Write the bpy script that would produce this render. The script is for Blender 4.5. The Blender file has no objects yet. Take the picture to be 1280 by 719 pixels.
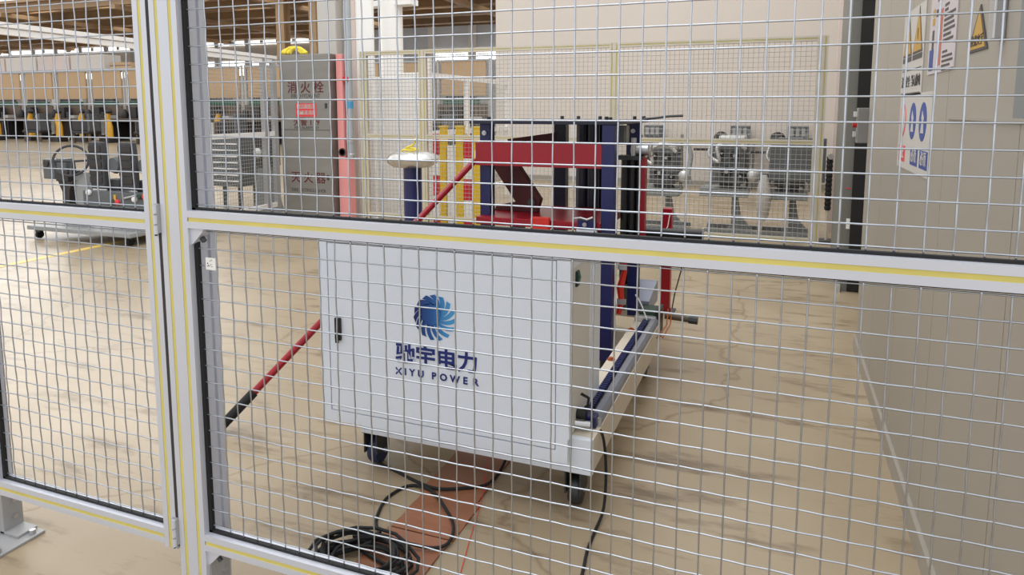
import bpy, bmesh, math, random
from mathutils import Vector, Matrix
R = math.radians
random.seed(7)
scene = bpy.context.scene
COL = scene.collection

# ------------------------------------------------------------------ camera
cam_d = bpy.data.cameras.new('camera')
cam = bpy.data.objects.new('camera', cam_d)
COL.objects.link(cam)
cam.location = (0, 0, 1.22)
cam.rotation_euler = (R(90 - 6.64), 0, R(21.0))
cam_d.sensor_width = 36.0
cam_d.lens = 868.0 / 1280.0 * 36.0
cam_d.shift_y = -(359.5 - 239.0) / 1280.0      # the photo is the lower part of a 4:3 frame
cam_d.clip_end = 300
scene.camera = cam

# ------------------------------------------------------------------ world, lights, exposure
world = bpy.data.worlds.new('hall_daylight')
scene.world = world
world.use_nodes = True
bg = world.node_tree.nodes['Background']
bg.inputs[0].default_value = (0.97, 0.985, 1.0, 1)
bg.inputs[1].default_value = 1.0

def area(name, loc, target, sx, sy, power, color=(1, 1, 1)):
    l = bpy.data.lights.new(name, 'AREA')
    l.shape = 'RECTANGLE'; l.size = sx; l.size_y = sy; l.energy = power; l.color = color
    o = bpy.data.objects.new(name, l); COL.objects.link(o)
    o.location = loc
    o.rotation_euler = (Vector(target) - Vector(loc)).to_track_quat('-Z', 'Y').to_euler()
    return o
area('skylight_strip', (-2.5, 4.0, 7.2), (-2.5, 4.0, 0), 5, 9, 240, (1, 0.985, 0.96))
area('hall_door_daylight', (-14, 10, 4.2), (-3, 5, 0.6), 7, 6, 210, (1, 0.97, 0.93))

vs = scene.view_settings
vs.view_transform = 'Standard'; vs.look = 'None'; vs.gamma = 1.0; vs.use_curve_mapping = False
vs.exposure = 0.38

# ------------------------------------------------------------------ materials
def lin(c):
    out = []
    for v in c:
        v /= 255.0
        out.append(v / 12.92 if v <= 0.04045 else ((v + 0.055) / 1.055) ** 2.4)
    return tuple(out) + (1.0,)

M = {}
def mat(name, rgb, rough=0.5, metal=0.0, var=0.06, scale=8.0, bump=0.0, emit=0.0, stretch=None, spec=0.5, alpha=None):
    m = bpy.data.materials.new(name); m.use_nodes = True
    nt = m.node_tree; N = nt.nodes; L = nt.links
    b = N['Principled BSDF']
    b.inputs['Roughness'].default_value = rough
    b.inputs['Metallic'].default_value = metal
    b.inputs['Specular IOR Level'].default_value = spec
    tc = N.new('ShaderNodeTexCoord'); mp = N.new('ShaderNodeMapping')
    L.new(tc.outputs['Object'], mp.inputs[0])
    if stretch: mp.inputs['Scale'].default_value = stretch
    nz = N.new('ShaderNodeTexNoise'); nz.inputs['Scale'].default_value = scale; nz.inputs['Detail'].default_value = 4
    L.new(mp.outputs[0], nz.inputs['Vector'])
    rp = N.new('ShaderNodeValToRGB')
    c = lin(rgb)
    rp.color_ramp.elements[0].position = 0.3; rp.color_ramp.elements[1].position = 0.7
    rp.color_ramp.elements[0].color = tuple(max(0, v * (1 - var)) for v in c[:3]) + (1,)
    rp.color_ramp.elements[1].color = tuple(min(1, v * (1 + var)) for v in c[:3]) + (1,)
    L.new(nz.outputs['Fac'], rp.inputs[0])
    L.new(rp.outputs[0], b.inputs['Base Color'])
    if bump:
        bp = N.new('ShaderNodeBump'); bp.inputs['Strength'].default_value = bump; bp.inputs['Distance'].default_value = 0.004
        L.new(nz.outputs['Fac'], bp.inputs['Height']); L.new(bp.outputs[0], b.inputs['Normal'])
    if emit:
        L.new(rp.outputs[0], b.inputs['Emission Color']); b.inputs['Emission Strength'].default_value = emit
    M[name] = m
    return m

mat('aluminium', (206, 209, 219), 0.42, 0.25, 0.03, 3)
mat('aluminium_dull', (165, 165, 166), 0.5, 0.3, 0.05, 5)
mat('yellow_strip', (212, 198, 108), 0.5, 0, 0.06, 14)
mat('gasket', (22, 22, 25), 0.7, 0, 0.2, 30)
mat('gap_dark', (52, 50, 50), 0.7, 0, 0.1, 10)
mat('wire', (186, 192, 201), 0.3, 1.0, 0.08, 40)
mat('far_wire', (168, 166, 162), 0.4, 0.5, 0.08, 40)
mat('cream_alu', (198, 191, 176), 0.45, 0.15, 0.05, 6)
mat('white_alu', (238, 236, 234), 0.4, 0.1, 0.03, 4)
mat('cabinet_white', (222, 228, 238), 0.32, 0, 0.015, 3)
mat('cabinet_side', (214, 212, 206), 0.4, 0, 0.02, 3)  # beige tint paints the floor's reflection into the recessed side panel
mat('slit', (96, 100, 110), 0.6, 0, 0.05, 10)
mat('black_plastic', (20, 21, 22), 0.45, 0, 0.2, 25)
mat('rubber', (17, 17, 19), 0.75, 0, 0.2, 25)
mat('caster_blue', (30, 42, 74), 0.5, 0, 0.1, 20)
mat('navy', (20, 25, 82), 0.38, 0, 0.12, 7)
mat('dark_navy', (18, 21, 44), 0.35, 0, 0.15, 7)
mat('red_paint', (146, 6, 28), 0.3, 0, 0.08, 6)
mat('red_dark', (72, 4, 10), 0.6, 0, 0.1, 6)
mat('red_orange', (205, 40, 28), 0.45, 0, 0.1, 10)
mat('beam_beige', (214, 204, 186), 0.45, 0, 0.05, 5)
mat('guide_grey', (140, 142, 152), 0.4, 0.4, 0.08, 20)
mat('steel', (186, 186, 188), 0.35, 0.8, 0.08, 14)
mat('dark_steel', (70, 72, 74), 0.45, 0.6, 0.2, 14)
mat('stainless', (136, 133, 127), 0.38, 0.55, 0.1, 3, stretch=(1, 1, 3))
mat('print_red', (84, 16, 22), 0.5, 0, 0.05, 10)
mat('print_redlight', (215, 60, 66), 0.5, 0, 0.05, 10)
mat('print_white', (236, 236, 234), 0.5, 0, 0.02, 10)
mat('print_navy', (22, 40, 112), 0.5, 0, 0.03, 10)
mat('print_dark', (62, 58, 58), 0.5, 0, 0.1, 10)
mat('print_yellow', (180, 140, 56), 0.5, 0, 0.05, 10)
mat('print_brick', (176, 98, 78), 0.5, 0, 0.05, 10)
mat('print_blue', (38, 66, 138), 0.5, 0, 0.03, 10)
mat('paper', (188, 180, 182), 0.55, 0, 0.02, 10)
mat('paper_white', (186, 182, 176), 0.5, 0, 0.02, 10)
mat('enclosure', (152, 145, 134), 0.42, 0, 0.025, 1.2)
mat('seam', (120, 112, 100), 0.6, 0, 0.1, 6)
mat('enclosure_grey', (112, 112, 106), 0.5, 0, 0.06, 2)
mat('black_strip', (18, 18, 18), 0.6, 0, 0.2, 5)
mat('interlock_grey', (132, 130, 128), 0.5, 0.1, 0.05, 10)
mat('partition', (206, 197, 188), 0.55, 0, 0.02, 0.7)
mat('pink_cover', (228, 150, 148), 0.45, 0, 0.08, 3)
mat('pipe', (168, 174, 178), 0.35, 0.3, 0.06, 8)
mat('col_white', (244, 243, 240), 0.5, 0, 0.03, 1)
mat('col_grey', (190, 186, 180), 0.5, 0, 0.04, 1)
mat('col_pinkish', (206, 190, 182), 0.5, 0, 0.04, 1)
mat('barrier_yellow', (224, 186, 24), 0.45, 0, 0.05, 8)
mat('barrier_red', (196, 26, 44), 0.45, 0, 0.06, 8)
mat('barrier_white', (236, 234, 230), 0.45, 0, 0.03, 8)
mat('foil', (205, 203, 200), 0.25, 0.85, 0.12, 18, bump=0.8)
mat('yellow_rag', (226, 206, 70), 0.8, 0, 0.15, 30)
mat('floor_mat', (138, 90, 64), 0.42, 0, 0.14, 4, bump=0.2)
mat('red_string', (215, 30, 30), 0.5, 0, 0.05, 10)
mat('engine_grey', (94, 97, 101), 0.45, 0.4, 0.25, 12)
mat('engine_light', (196, 196, 194), 0.35, 0.6, 0.2, 14)
mat('stand_grey', (120, 124, 124), 0.5, 0, 0.08, 6)
mat('sim_grey', (92, 96, 98), 0.5, 0, 0.08, 5)
mat('seat_grey', (66, 66, 70), 0.8, 0, 0.12, 20)
mat('sim_light', (150, 152, 152), 0.5, 0.1, 0.06, 6)
mat('green_paint', (20, 90, 66), 0.5, 0, 0.1, 4)
mat('board_tan', (190, 158, 120), 0.6, 0, 0.05, 1)
mat('bench_brown', (96, 80, 66), 0.6, 0, 0.3, 2)
mat('machine_dark', (52, 48, 48), 0.5, 0.2, 0.3, 3)
mat('robot_yellow', (226, 172, 60), 0.45, 0, 0.1, 3)
mat('far_wall', (196, 192, 188), 0.6, 0, 0.04, 0.3)
mat('far_wall_grey', (176, 180, 186), 0.6, 0, 0.05, 0.3)
mat('roof_brown', (176, 150, 120), 0.7, 0, 0.15, 0.5)
mat('truss', (170, 140, 106), 0.6, 0, 0.12, 0.8)
mat('glow_window', (255, 252, 246), 0.5, 0, 0.0, 1, emit=2.4)
mat('red_lens', (170, 20, 20), 0.3, 0, 0.1, 10)
mat('green_switch', (10, 84, 66), 0.3, 0, 0.1, 10)
mat('motor_green', (24, 62, 44), 0.45, 0, 0.12, 10)
mat('blue_rack', (40, 46, 92), 0.45, 0.1, 0.15, 20)
mat('plate_bluegrey', (150, 154, 172), 0.4, 0.3, 0.06, 8)
mat('band_blue', (70, 150, 196), 0.45, 0, 0.05, 8)
mat('copper', (180, 96, 52), 0.4, 0.2, 0.1, 10)
mat('line_yellow', (222, 190, 96), 0.45, 0, 0.15, 3)

# emblem: blue gradient that belongs to the print itself
def emblem_mat():
    m = bpy.data.materials.new('emblem_blue'); m.use_nodes = True
    nt = m.node_tree; b = nt.nodes['Principled BSDF']; b.inputs['Roughness'].default_value = 0.45
    tc = nt.nodes.new('ShaderNodeTexCoord'); sp = nt.nodes.new('ShaderNodeSeparateXYZ'); rp = nt.nodes.new('ShaderNodeValToRGB')
    nt.links.new(tc.outputs['Generated'], sp.inputs[0]); nt.links.new(sp.outputs[0], rp.inputs[0])
    e = rp.color_ramp.elements
    e[0].position = 0.05; e[0].color = lin((14, 30, 92)); e[1].position = 0.85; e[1].color = lin((66, 150, 206))
    k = e.new(0.45); k.color = lin((24, 82, 150))
    nt.links.new(rp.outputs[0], b.inputs['Base Color']); M['emblem'] = m
emblem_mat()

def floor_mat():
    m = bpy.data.materials.new('epoxy_floor'); m.use_nodes = True
    nt = m.node_tree; N = nt.nodes; L = nt.links; b = N['Principled BSDF']
    b.inputs['Specular IOR Level'].default_value = 0.3
    tc = N.new('ShaderNodeTexCoord')
    def noise(scale, stretch, detail=5, rough=0.55):
        mp = N.new('ShaderNodeMapping'); mp.inputs['Scale'].default_value = stretch
        L.new(tc.outputs['Object'], mp.inputs[0])
        n = N.new('ShaderNodeTexNoise'); n.inputs['Scale'].default_value = scale; n.inputs['Detail'].default_value = detail
        n.inputs['Roughness'].default_value = rough
        L.new(mp.outputs[0], n.inputs['Vector']); return n
    n1 = noise(0.9, (1, 1, 1)); r1 = N.new('ShaderNodeValToRGB'); L.new(n1.outputs['Fac'], r1.inputs[0])
    r1.color_ramp.elements[0].position = 0.3; r1.color_ramp.elements[0].color = lin((146, 130, 106))
    r1.color_ramp.elements[1].position = 0.7; r1.color_ramp.elements[1].color = lin((168, 152, 128))
    n2 = noise(2.6, (0.8, 3.2, 1), 8, 0.65); r2 = N.new('ShaderNodeValToRGB'); L.new(n2.outputs['Fac'], r2.inputs[0])
    r2.color_ramp.elements[0].position = 0.33; r2.color_ramp.elements[0].color = (0.42, 0.38, 0.34, 1)
    r2.color_ramp.elements[1].position = 0.46; r2.color_ramp.elements[1].color = (1, 1, 1, 1)
    mx = N.new('ShaderNodeMix'); mx.data_type = 'RGBA'; mx.blend_type = 'MULTIPLY'; mx.inputs['Factor'].default_value = 0.85
    L.new(r1.outputs[0], mx.inputs['A']); L.new(r2.outputs[0], mx.inputs['B'])
    L.new(mx.outputs['Result'], b.inputs['Base Color'])
    n4 = noise(1.7, (2.6, 0.7, 1), 9, 0.7); r4 = N.new('ShaderNodeValToRGB'); L.new(n4.outputs['Fac'], r4.inputs[0])
    r4.color_ramp.elements[0].position = 0.27; r4.color_ramp.elements[0].color = (0.30, 0.22, 0.16, 1)
    r4.color_ramp.elements[1].position = 0.35; r4.color_ramp.elements[1].color = (1, 1, 1, 1)
    vo = N.new('ShaderNodeTexVoronoi'); vo.feature = 'DISTANCE_TO_EDGE'; vo.inputs['Scale'].default_value = 0.9
    wn = noise(1.3, (1, 1, 1)); ad = N.new('ShaderNodeMix'); ad.data_type = 'VECTOR'; ad.inputs['Factor'].default_value = 0.35
    L.new(tc.outputs['Object'], ad.inputs['A']); L.new(wn.outputs['Color'], ad.inputs['B']); L.new(ad.outputs['Result'], vo.inputs['Vector'])
    r5 = N.new('ShaderNodeValToRGB'); L.new(vo.outputs['Distance'], r5.inputs[0])
    r5.color_ramp.elements[0].position = 0.0; r5.color_ramp.elements[0].color = (0.55, 0.48, 0.42, 1)
    r5.color_ramp.elements[1].position = 0.006; r5.color_ramp.elements[1].color = (1, 1, 1, 1)
    mx2 = N.new('ShaderNodeMix'); mx2.data_type = 'RGBA'; mx2.blend_type = 'MULTIPLY'; mx2.inputs['Factor'].default_value = 0.8
    mx3 = N.new('ShaderNodeMix'); mx3.data_type = 'RGBA'; mx3.blend_type = 'MULTIPLY'; mx3.inputs['Factor'].default_value = 0.7
    L.new(mx.outputs['Result'], mx2.inputs['A']); L.new(r4.outputs[0], mx2.inputs['B'])
    L.new(mx2.outputs['Result'], mx3.inputs['A']); L.new(r5.outputs[0], mx3.inputs['B'])
    L.new(mx3.outputs['Result'], b.inputs['Base Color'])
    n3 = noise(3.0, (1, 1, 1)); r3 = N.new('ShaderNodeMapRange'); L.new(n3.outputs['Fac'], r3.inputs[0])
    r3.inputs['To Min'].default_value = 0.22; r3.inputs['To Max'].default_value = 0.42
    L.new(r3.outputs[0], b.inputs['Roughness'])
    M['floor'] = m
floor_mat()

# ------------------------------------------------------------------ geometry helpers
class MB:
    """collects shapes in world coordinates; build() links them as one mesh object"""
    def __init__(self): self.bm = bmesh.new()
    def _faces(self, vs, fs):
        V = [self.bm.verts.new(v) for v in vs]
        for f in fs:
            try: self.bm.faces.new([V[i] for i in f])
            except ValueError: pass
        return self
    def box(self, x0, x1, y0, y1, z0, z1):
        vs = [(x, y, z) for z in (z0, z1) for y in (y0, y1) for x in (x0, x1)]
        return self._faces(vs, [(0, 2, 3, 1), (4, 5, 7, 6), (0, 1, 5, 4), (2, 6, 7, 3), (0, 4, 6, 2), (1, 3, 7, 5)])
    def prism(self, poly, axis, a, b):
        """poly in the two other axes (order xy / xz / yz) extruded along axis"""
        n = len(poly); vs = []
        for t in (a, b):
            for (u, v) in poly:
                vs.append({'x': (t, u, v), 'y': (u, t, v), 'z': (u, v, t)}[axis])
        fs = [tuple(range(n)), tuple(range(2 * n - 1, n - 1, -1))]
        for i in range(n): j = (i + 1) % n; fs.append((i, i + n, j + n, j))
        return self._faces(vs, fs)
    def tube(self, pts, r, n=6, cap=True):
        pts = [Vector(p) for p in pts]; rings = []
        rr = r if isinstance(r, (list, tuple)) else [r] * len(pts)
        up0 = None
        for i, p in enumerate(pts):
            d = (pts[min(i + 1, len(pts) - 1)] - pts[max(i - 1, 0)]).normalized()
            if up0 is None: up0 = Vector((0, 0, 1)) if abs(d.z) < 0.9 else Vector((1, 0, 0))
            s = d.cross(up0)
            if s.length < 1e-4: s = d.cross(Vector((0, 1, 0)))
            s.normalize(); u = s.cross(d).normalized(); up0 = u
            rings.append([self.bm.verts.new(p + (s * math.cos(2 * math.pi * k / n) + u * math.sin(2 * math.pi * k / n)) * rr[i]) for k in range(n)])
        for a, b in zip(rings, rings[1:]):
            for k in range(n): self.bm.faces.new((a[k], a[(k + 1) % n], b[(k + 1) % n], b[k]))
        if cap:
            self.bm.faces.new(rings[0]); self.bm.faces.new(list(reversed(rings[-1])))
        return self
    def cyl(self, p0, p1, r, n=12): return self.tube([p0, p1], r, n)
    def lathe(self, c, prof, n=20, axis='z'):
        """prof: list of (radius, offset along axis)"""
        rings = []
        for (r, h) in prof:
            ring = []
            for k in range(n):
                a = 2 * math.pi * k / n; u, v = r * math.cos(a), r * math.sin(a)
                o = {'z': (u, v, h), 'y': (u, h, v), 'x': (h, u, v)}[axis]
                ring.append(self.bm.verts.new((c[0] + o[0], c[1] + o[1], c[2] + o[2])))
            rings.append(ring)
        for a, b in zip(rings, rings[1:]):
            for k in range(n): self.bm.faces.new((a[k], a[(k + 1) % n], b[(k + 1) % n], b[k]))
        self.bm.faces.new(rings[0]); self.bm.faces.new(list(reversed(rings[-1])))
        return self
    def torus(self, c, R0, r, axis='z', n=28, m=8, a0=0, a1=360):
        pts = []
        for k in range(n + 1):
            a = R(a0 + (a1 - a0) * k / n); u, v = R0 * math.cos(a), R0 * math.sin(a)
            o = {'z': (u, v, 0), 'y': (u, 0, v), 'x': (0, u, v)}[axis]
            pts.append((c[0] + o[0], c[1] + o[1], c[2] + o[2]))
        return self.tube(pts, r, m)
    def flat(self, poly3): return self._faces(poly3, [tuple(range(len(poly3)))])
    def xform(self, mtx): bmesh.ops.transform(self.bm, matrix=mtx, verts=self.bm.verts); return self
    def build(self, name, m, parent=None, bevel=0.0, smooth=False, stuff=False, label=None):
        bm = self.bm
        bmesh.ops.remove_doubles(bm, verts=bm.verts, dist=1e-6)
        bmesh.ops.recalc_face_normals(bm, faces=bm.faces)
        if bevel:
            es = [e for e in bm.edges if len(e.link_faces) == 2 and e.calc_face_angle(0) > 0.6]
            bmesh.ops.bevel(bm, geom=es, offset=bevel, segments=2, affect='EDGES', profile=0.6)
        if parent is not None:
            bmesh.ops.translate(bm, vec=-Vector(parent_world(parent)), verts=bm.verts)
        me = bpy.data.meshes.new(name); bm.to_mesh(me); bm.free()
        if smooth:
            for p in me.polygons: p.use_smooth = True
            try: me.set_sharp_from_angle(angle=R(40))
            except Exception: pass
        me.materials.append(M[m])
        o = bpy.data.objects.new(name, me); COL.objects.link(o)
        if parent is not None: o.parent = parent
        if stuff: o['kind'] = 'stuff'
        if label: o['label'] = label
        return o

def parent_world(o):
    v = Vector(o.location)
    while o.parent is not None:
        o = o.parent; v = v + Vector(o.location)
    return v

def tag(o, label, cat, group=None):
    o['label'] = label; o['category'] = cat
    if group: o['group'] = group
    return o
def thing(name, label, cat, loc, group=None):
    o = bpy.data.objects.new(name, None); COL.objects.link(o); o.location = loc; o.empty_display_size = 0.1
    return tag(o, label, cat, group)
def struct(o): o['kind'] = 'structure'; return o
def copy_tree(o, parent=None):
    c = o.copy(); COL.objects.link(c)
    if parent is not None: c.parent = parent
    for ch in list(o.children): copy_tree(ch, c)
    return c
def box(name, m, parent, *d, bevel=0.0): return MB().box(*d).build(name, m, parent, bevel)

def lettering(body, size, loc, face, m, parent, name='lettering', bold=0.0, align='CENTER', squash=1.0):
    """flat lettering on a vertical face; face = '-y' or '-x'"""
    c = bpy.data.curves.new('lettering', 'FONT'); c.body = body; c.size = size; c.align_x = align; c.align_y = 'CENTER'
    c.offset = bold * size; c.extrude = 0.0006; c.resolution_u = 3
    t = bpy.data.objects.new('tmp', c); COL.objects.link(t)
    dg = bpy.context.evaluated_depsgraph_get()
    me = bpy.data.meshes.new_from_object(t.evaluated_get(dg))
    bpy.data.objects.remove(t); bpy.data.curves.remove(c)
    rot = Matrix.Rotation(R(90), 4, 'X')
    if face == '-x': rot = Matrix.Rotation(R(-90), 4, 'Z') @ rot
    me.transform(rot @ Matrix.Diagonal((squash, 1, 1, 1)))
    me.materials.clear(); me.materials.append(M[m])
    o = bpy.data.objects.new(name, me); COL.objects.link(o)
    o.location = Vector(loc) - (Vector(parent_world(parent)) if parent is not None else Vector())
    if parent is not None: o.parent = parent
    return o

def slot_profile(w, h, nw, nh, slot=0.0095, deep=0.007):
    """outline of an extruded aluminium profile, nw slots across the width and nh across the height"""
    p = []
    def side(ax, ay, dx, dy, length, n, ix, iy):
        for k in range(n):
            c = length * (k + 0.5) / n
            a, b = c - slot / 2, c + slot / 2
            p.extend([(ax + dx * a, ay + dy * a), (ax + dx * a + ix * deep, ay + dy * a + iy * deep),
                      (ax + dx * b + ix * deep, ay + dy * b + iy * deep), (ax + dx * b, ay + dy * b)])
    p.append((0, 0)); side(0, 0, 1, 0, w, nw, 0, 1)
    p.append((w, 0)); side(w, 0, 0, 1, h, nh, -1, 0)
    p.append((w, h)); side(w, h, -1, 0, w, nw, 0, -1)
    p.append((0, h)); side(0, h, 0, -1, h, nh, 1, 0)
    return p
def rail_x(name, x0, x1, y0, z0, parent, m='aluminium', s=0.04):
    return MB().prism([(y0 + a, z0 + b) for a, b in slot_profile(s, s, 1, 1)], 'x', x0, x1).build(name, m, parent)
def stile_z(name, x0, y0, z0, z1, parent, m='aluminium', w=0.04, d=0.04, nw=1, nd=1):
    return MB().prism([(x0 + a, y0 + b) for a, b in slot_profile(w, d, nw, nd)], 'z', z0, z1).build(name, m, parent)

# ------------------------------------------------------------------ the setting
struct(box('floor', 'floor', None, -90, 14, -7, 62, -0.1, 0))
wl = struct(box('wall_back', 'partition', None, -4.76, 1.6, 11.6, 11.75, 0, 4.6))
for zz in ((0.0, 0.09),): box('baseboard_strip', 'enclosure', wl, -4.76, 1.6, 11.57, 11.6, *zz)

# ------------------------------------------------------------------ near safety fence
YF, YM = 1.19, 1.21          # front face of the profiles, plane of the mesh
WR = 0.0016                  # wire radius
def wire_mesh(length, first, phase, vertical):
    n = max(2, int(length / 0.01)); pts = []
    for k in range(n + 1):
        t = length * k / n
        off = 0.0008 * math.cos(math.pi * (t - first) / 0.04 + math.pi * phase)
        pts.append((0, off, t) if vertical else (t, -off, 0))
    b = MB().tube(pts, WR, 5)
    me = bpy.data.meshes.new('wire'); bmesh.ops.recalc_face_normals(b.bm, faces=b.bm.faces); b.bm.to_mesh(me); b.bm.free()
    for p in me.polygons: p.use_smooth = True
    me.materials.append(M['wire']); return me
def wires(parent, xs, zs, x0, x1, z0, z1):
    pw = Vector(parent_world(parent))
    vm = [wire_mesh(z1 - z0, zs[0] - z0, ph, True) for ph in (0, 1)]
    hm = [wire_mesh(x1 - x0, xs[0] - x0, ph, False) for ph in (0, 1)]
    for i, x in enumerate(xs):
        o = bpy.data.objects.new('wire', vm[i % 2]); COL.objects.link(o); o.parent = parent
        o.location = Vector((x, YM, z0)) - pw
    for i, z in enumerate(zs):
        o = bpy.data.objects.new('wire', hm[i % 2]); COL.objects.link(o); o.parent = parent
        o.location = Vector((x0, YM, z)) - pw
def gaskets(parent, x0, x1, z0, z1, w=0.008):
    for d in ((x0, x1, YM - 0.005, YM + 0.005, z0 - 0.003, z0 + 0.0055), (x0, x1, YM - 0.005, YM + 0.005, z1 - w * 0.6, z1),
              (x0, x0 + w * 1.2, YM - 0.005, YM + 0.005, z0, z1), (x1 - w, x1, YM - 0.005, YM + 0.005, z0, z1)):
        box('gasket', 'gasket', parent, *d)
def yellow_x(rail, x0, x1, zc): return MB().box(x0, x1, YF + 0.0012, YF + 0.004, zc - 0.0058, zc + 0.0058).build('slot_cover', 'yellow_strip', rail, label='yellow slot cover strip')
def yellow_z(rail, xc, z0, z1): return MB().box(xc - 0.0046, xc + 0.0046, YF + 0.0012, YF + 0.004, z0, z1).build('slot_cover', 'yellow_strip', rail, label='yellow slot cover strip')

PX0, PX1 = -1.326, -1.246
FX1 = 0.405
fence = thing('safety_fence', 'aluminium safety fence with wire mesh, yellow strips and double-width post in front', 'fence', (PX0 + 0.04, YF + 0.04, 0))
post = stile_z('post', PX0, YF, 0.008, 1.84, fence, w=0.08, d=0.08, nw=2, nd=2)
for xc in (PX0 + 0.02, PX0 + 0.06): yellow_z(post, xc, 0.03, 1.83)
pe = stile_z('post', FX1, YF, 0.008, 1.84, fence)
yellow_z(pe, FX1 + 0.02, 0.03, 1.83)
plate = box('base_plate', 'aluminium_dull', fence, PX0 - 0.035, PX1 + 0.035, YF - 0.03, YF + 0.11, 0, 0.008)
for sx in (PX0 - 0.018, PX1 + 0.018):
    for sy in (YF - 0.012, YF + 0.092): MB().cyl((sx, sy, 0.008), (sx, sy, 0.018), 0.009, 6).build('bolt', 'steel', plate)
for z0 in (0.168, 0.954, 1.80):
    r = rail_x('rail', PX1, FX1, YF, z0, fence)
    yellow_x(r, PX1 + 0.002, FX1 - 0.002, z0 + 0.02)
gaskets(fence, PX1, FX1, 0.994, 1.80); gaskets(fence, PX1, FX1, 0.208, 0.954)
xs = [0.295 - 0.04 * k for k in range(-1, 38)]; xs = sorted(x for x in xs if PX1 + 0.012 < x < FX1 - 0.008)
wires(fence, xs, [1.0065] + [1.0015 + 0.04 * k for k in range(1, 20)], PX1, FX1, 0.994, 1.80)
wires(fence, xs, [0.225 + 0.04 * k for k in range(0, 19)], PX1, FX1, 0.208, 0.954)
# corner gussets under the rails, with their bolts
for zt in (0.954, 0.168):
    g = MB().prism([(PX1, zt), (PX1 + 0.04, zt), (PX1 + 0.036, zt - 0.008), (PX1 + 0.008, zt - 0.036), (PX1, zt - 0.04)], 'y', YF + 0.006, YF + 0.034).build('corner_bracket', 'aluminium', fence)
    MB().cyl((PX1 + 0.02, YF + 0.02, zt - 0.024), (PX1 + 0.028, YF + 0.02, zt - 0.032), 0.006, 6).build('bolt', 'dark_steel', g)
# foot bracket behind the post
fb = box('foot_bracket', 'aluminium_dull', fence, PX1, PX1 + 0.006, YF + 0.01, YF + 0.07, 0.008, 0.13)
for zz in (0.04, 0.09): MB().cyl((PX1 + 0.006, YF + 0.05, zz), (PX1 + 0.012, YF + 0.05, zz), 0.007, 6).build('bolt', 'steel', fb)
tg = box('fence_tag', 'print_white', None, -1.212, -1.184, 1.2035, 1.2055, 0.858, 0.886)
tag(tg, 'small white square tag hung on the mesh below the middle rail', 'tag')
for i in range(16):
    x = random.uniform(-1.208, -1.188); z = random.uniform(0.864, 0.881)
    if i < 9: MB().box(x, x + 0.0022, 1.2029, 1.2035, z, z + 0.0018).build('speck', 'print_dark', tg)

# narrow hinged door leaf left of the post
DX0, DX1 = -2.028, -1.336
door = thing('fence_door', 'narrow wire mesh gate leaf hinged on the left of the post', 'gate', (DX1, YF + 0.02, 0.16))
for x0 in (DX0, DX1 - 0.04):
    s = stile_z('stile', x0, YF, 0.150, 1.80, door); yellow_z(s, x0 + 0.02, 0.152, 1.79)
for z0 in (0.157, 0.942, 1.76):
    r = rail_x('rail', DX0 + 0.04, DX1 - 0.04, YF, z0, door); yellow_x(r, DX0 + 0.042, DX1 - 0.042, z0 + 0.02)
gaskets(door, DX0 + 0.04, DX1 - 0.04, 0.982, 1.76); gaskets(door, DX0 + 0.04, DX1 - 0.04, 0.197, 0.942)
dxs = sorted(x for x in [-1.426 - 0.0398 * k for k in range(-1, 14)] if DX0 + 0.05 < x < DX1 - 0.05)
wires(door, dxs, [0.995 + 0.04 * k for k in range(0, 20) if 0.995 + 0.04 * k < 1.75], DX0 + 0.04, DX1 - 0.04, 0.982, 1.76)
wires(door, dxs, [0.2115 + 0.04 * k for k in range(0, 19) if 0.2115 + 0.04 * k < 0.94], DX0 + 0.04, DX1 - 0.04, 0.197, 0.942)
box('side_seal', 'gap_dark', door, DX1, DX1 + 0.0095, YF + 0.001, YF + 0.034, 0.16, 1.79)
for zc in (0.972, 0.20):
    h = box('hinge', 'aluminium_dull', door, DX1 - 0.006, DX1 + 0.0098, YF - 0.006, YF + 0.006, zc - 0.034, zc + 0.034, bevel=0.0015)
    for dz in (-0.028, -0.004, 0.020):
        MB().cyl((DX1 + 0.002, YF - 0.008, zc + dz - 0.008), (DX1 + 0.002, YF - 0.008, zc + dz + 0.012), 0.0055, 10).build('knuckle', 'aluminium', h, smooth=True)
    MB().cyl((DX1 + 0.002, YF - 0.008, zc - 0.04), (DX1 + 0.002, YF - 0.008, zc - 0.034), 0.0035, 8).build('pin', 'dark_steel', h)

# latch post behind the far edge of the leaf, with foot plate
lp = thing('fence_post', 'grey aluminium foot post bolted to the floor behind the gate leaf', 'post', (-2.09, 1.25, 0))
stile_z('post_shaft', -2.13, 1.232, 0.008, 1.84, lp, m='aluminium_dull', w=0.08, d=0.04, nw=2, nd=1)
bp = box('base_plate', 'aluminium_dull', lp, -2.20, -1.945, 1.13, 1.280, 0, 0.008, bevel=0.002)
for sy in (1.16, 1.255): MB().cyl((-1.962, sy, 0.008), (-1.962, sy, 0.02), 0.009, 6).build('bolt', 'steel', bp)
fb = MB().box(-2.05, -2.032, 1.222, 1.278, 0.008, 0.145).box(-2.05, -1.975, 1.222, 1.278, 0.008, 0.016).build('foot_bracket', 'aluminium_dull', lp, bevel=0.0015)
for zz in (0.05, 0.1): MB().cyl((-2.032, 1.253, zz), (-2.024, 1.253, zz), 0.007, 6).build('bolt', 'steel', fb)
ff = MB().box(-2.13, -2.05, 1.224, 1.232, 0.008, 0.135).build('foot_bracket', 'aluminium_dull', lp)
for zz in (0.05, 0.1): MB().cyl((-2.065, 1.224, zz), (-2.065, 1.216, zz), 0.007, 6).build('bolt', 'steel', ff)

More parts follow.
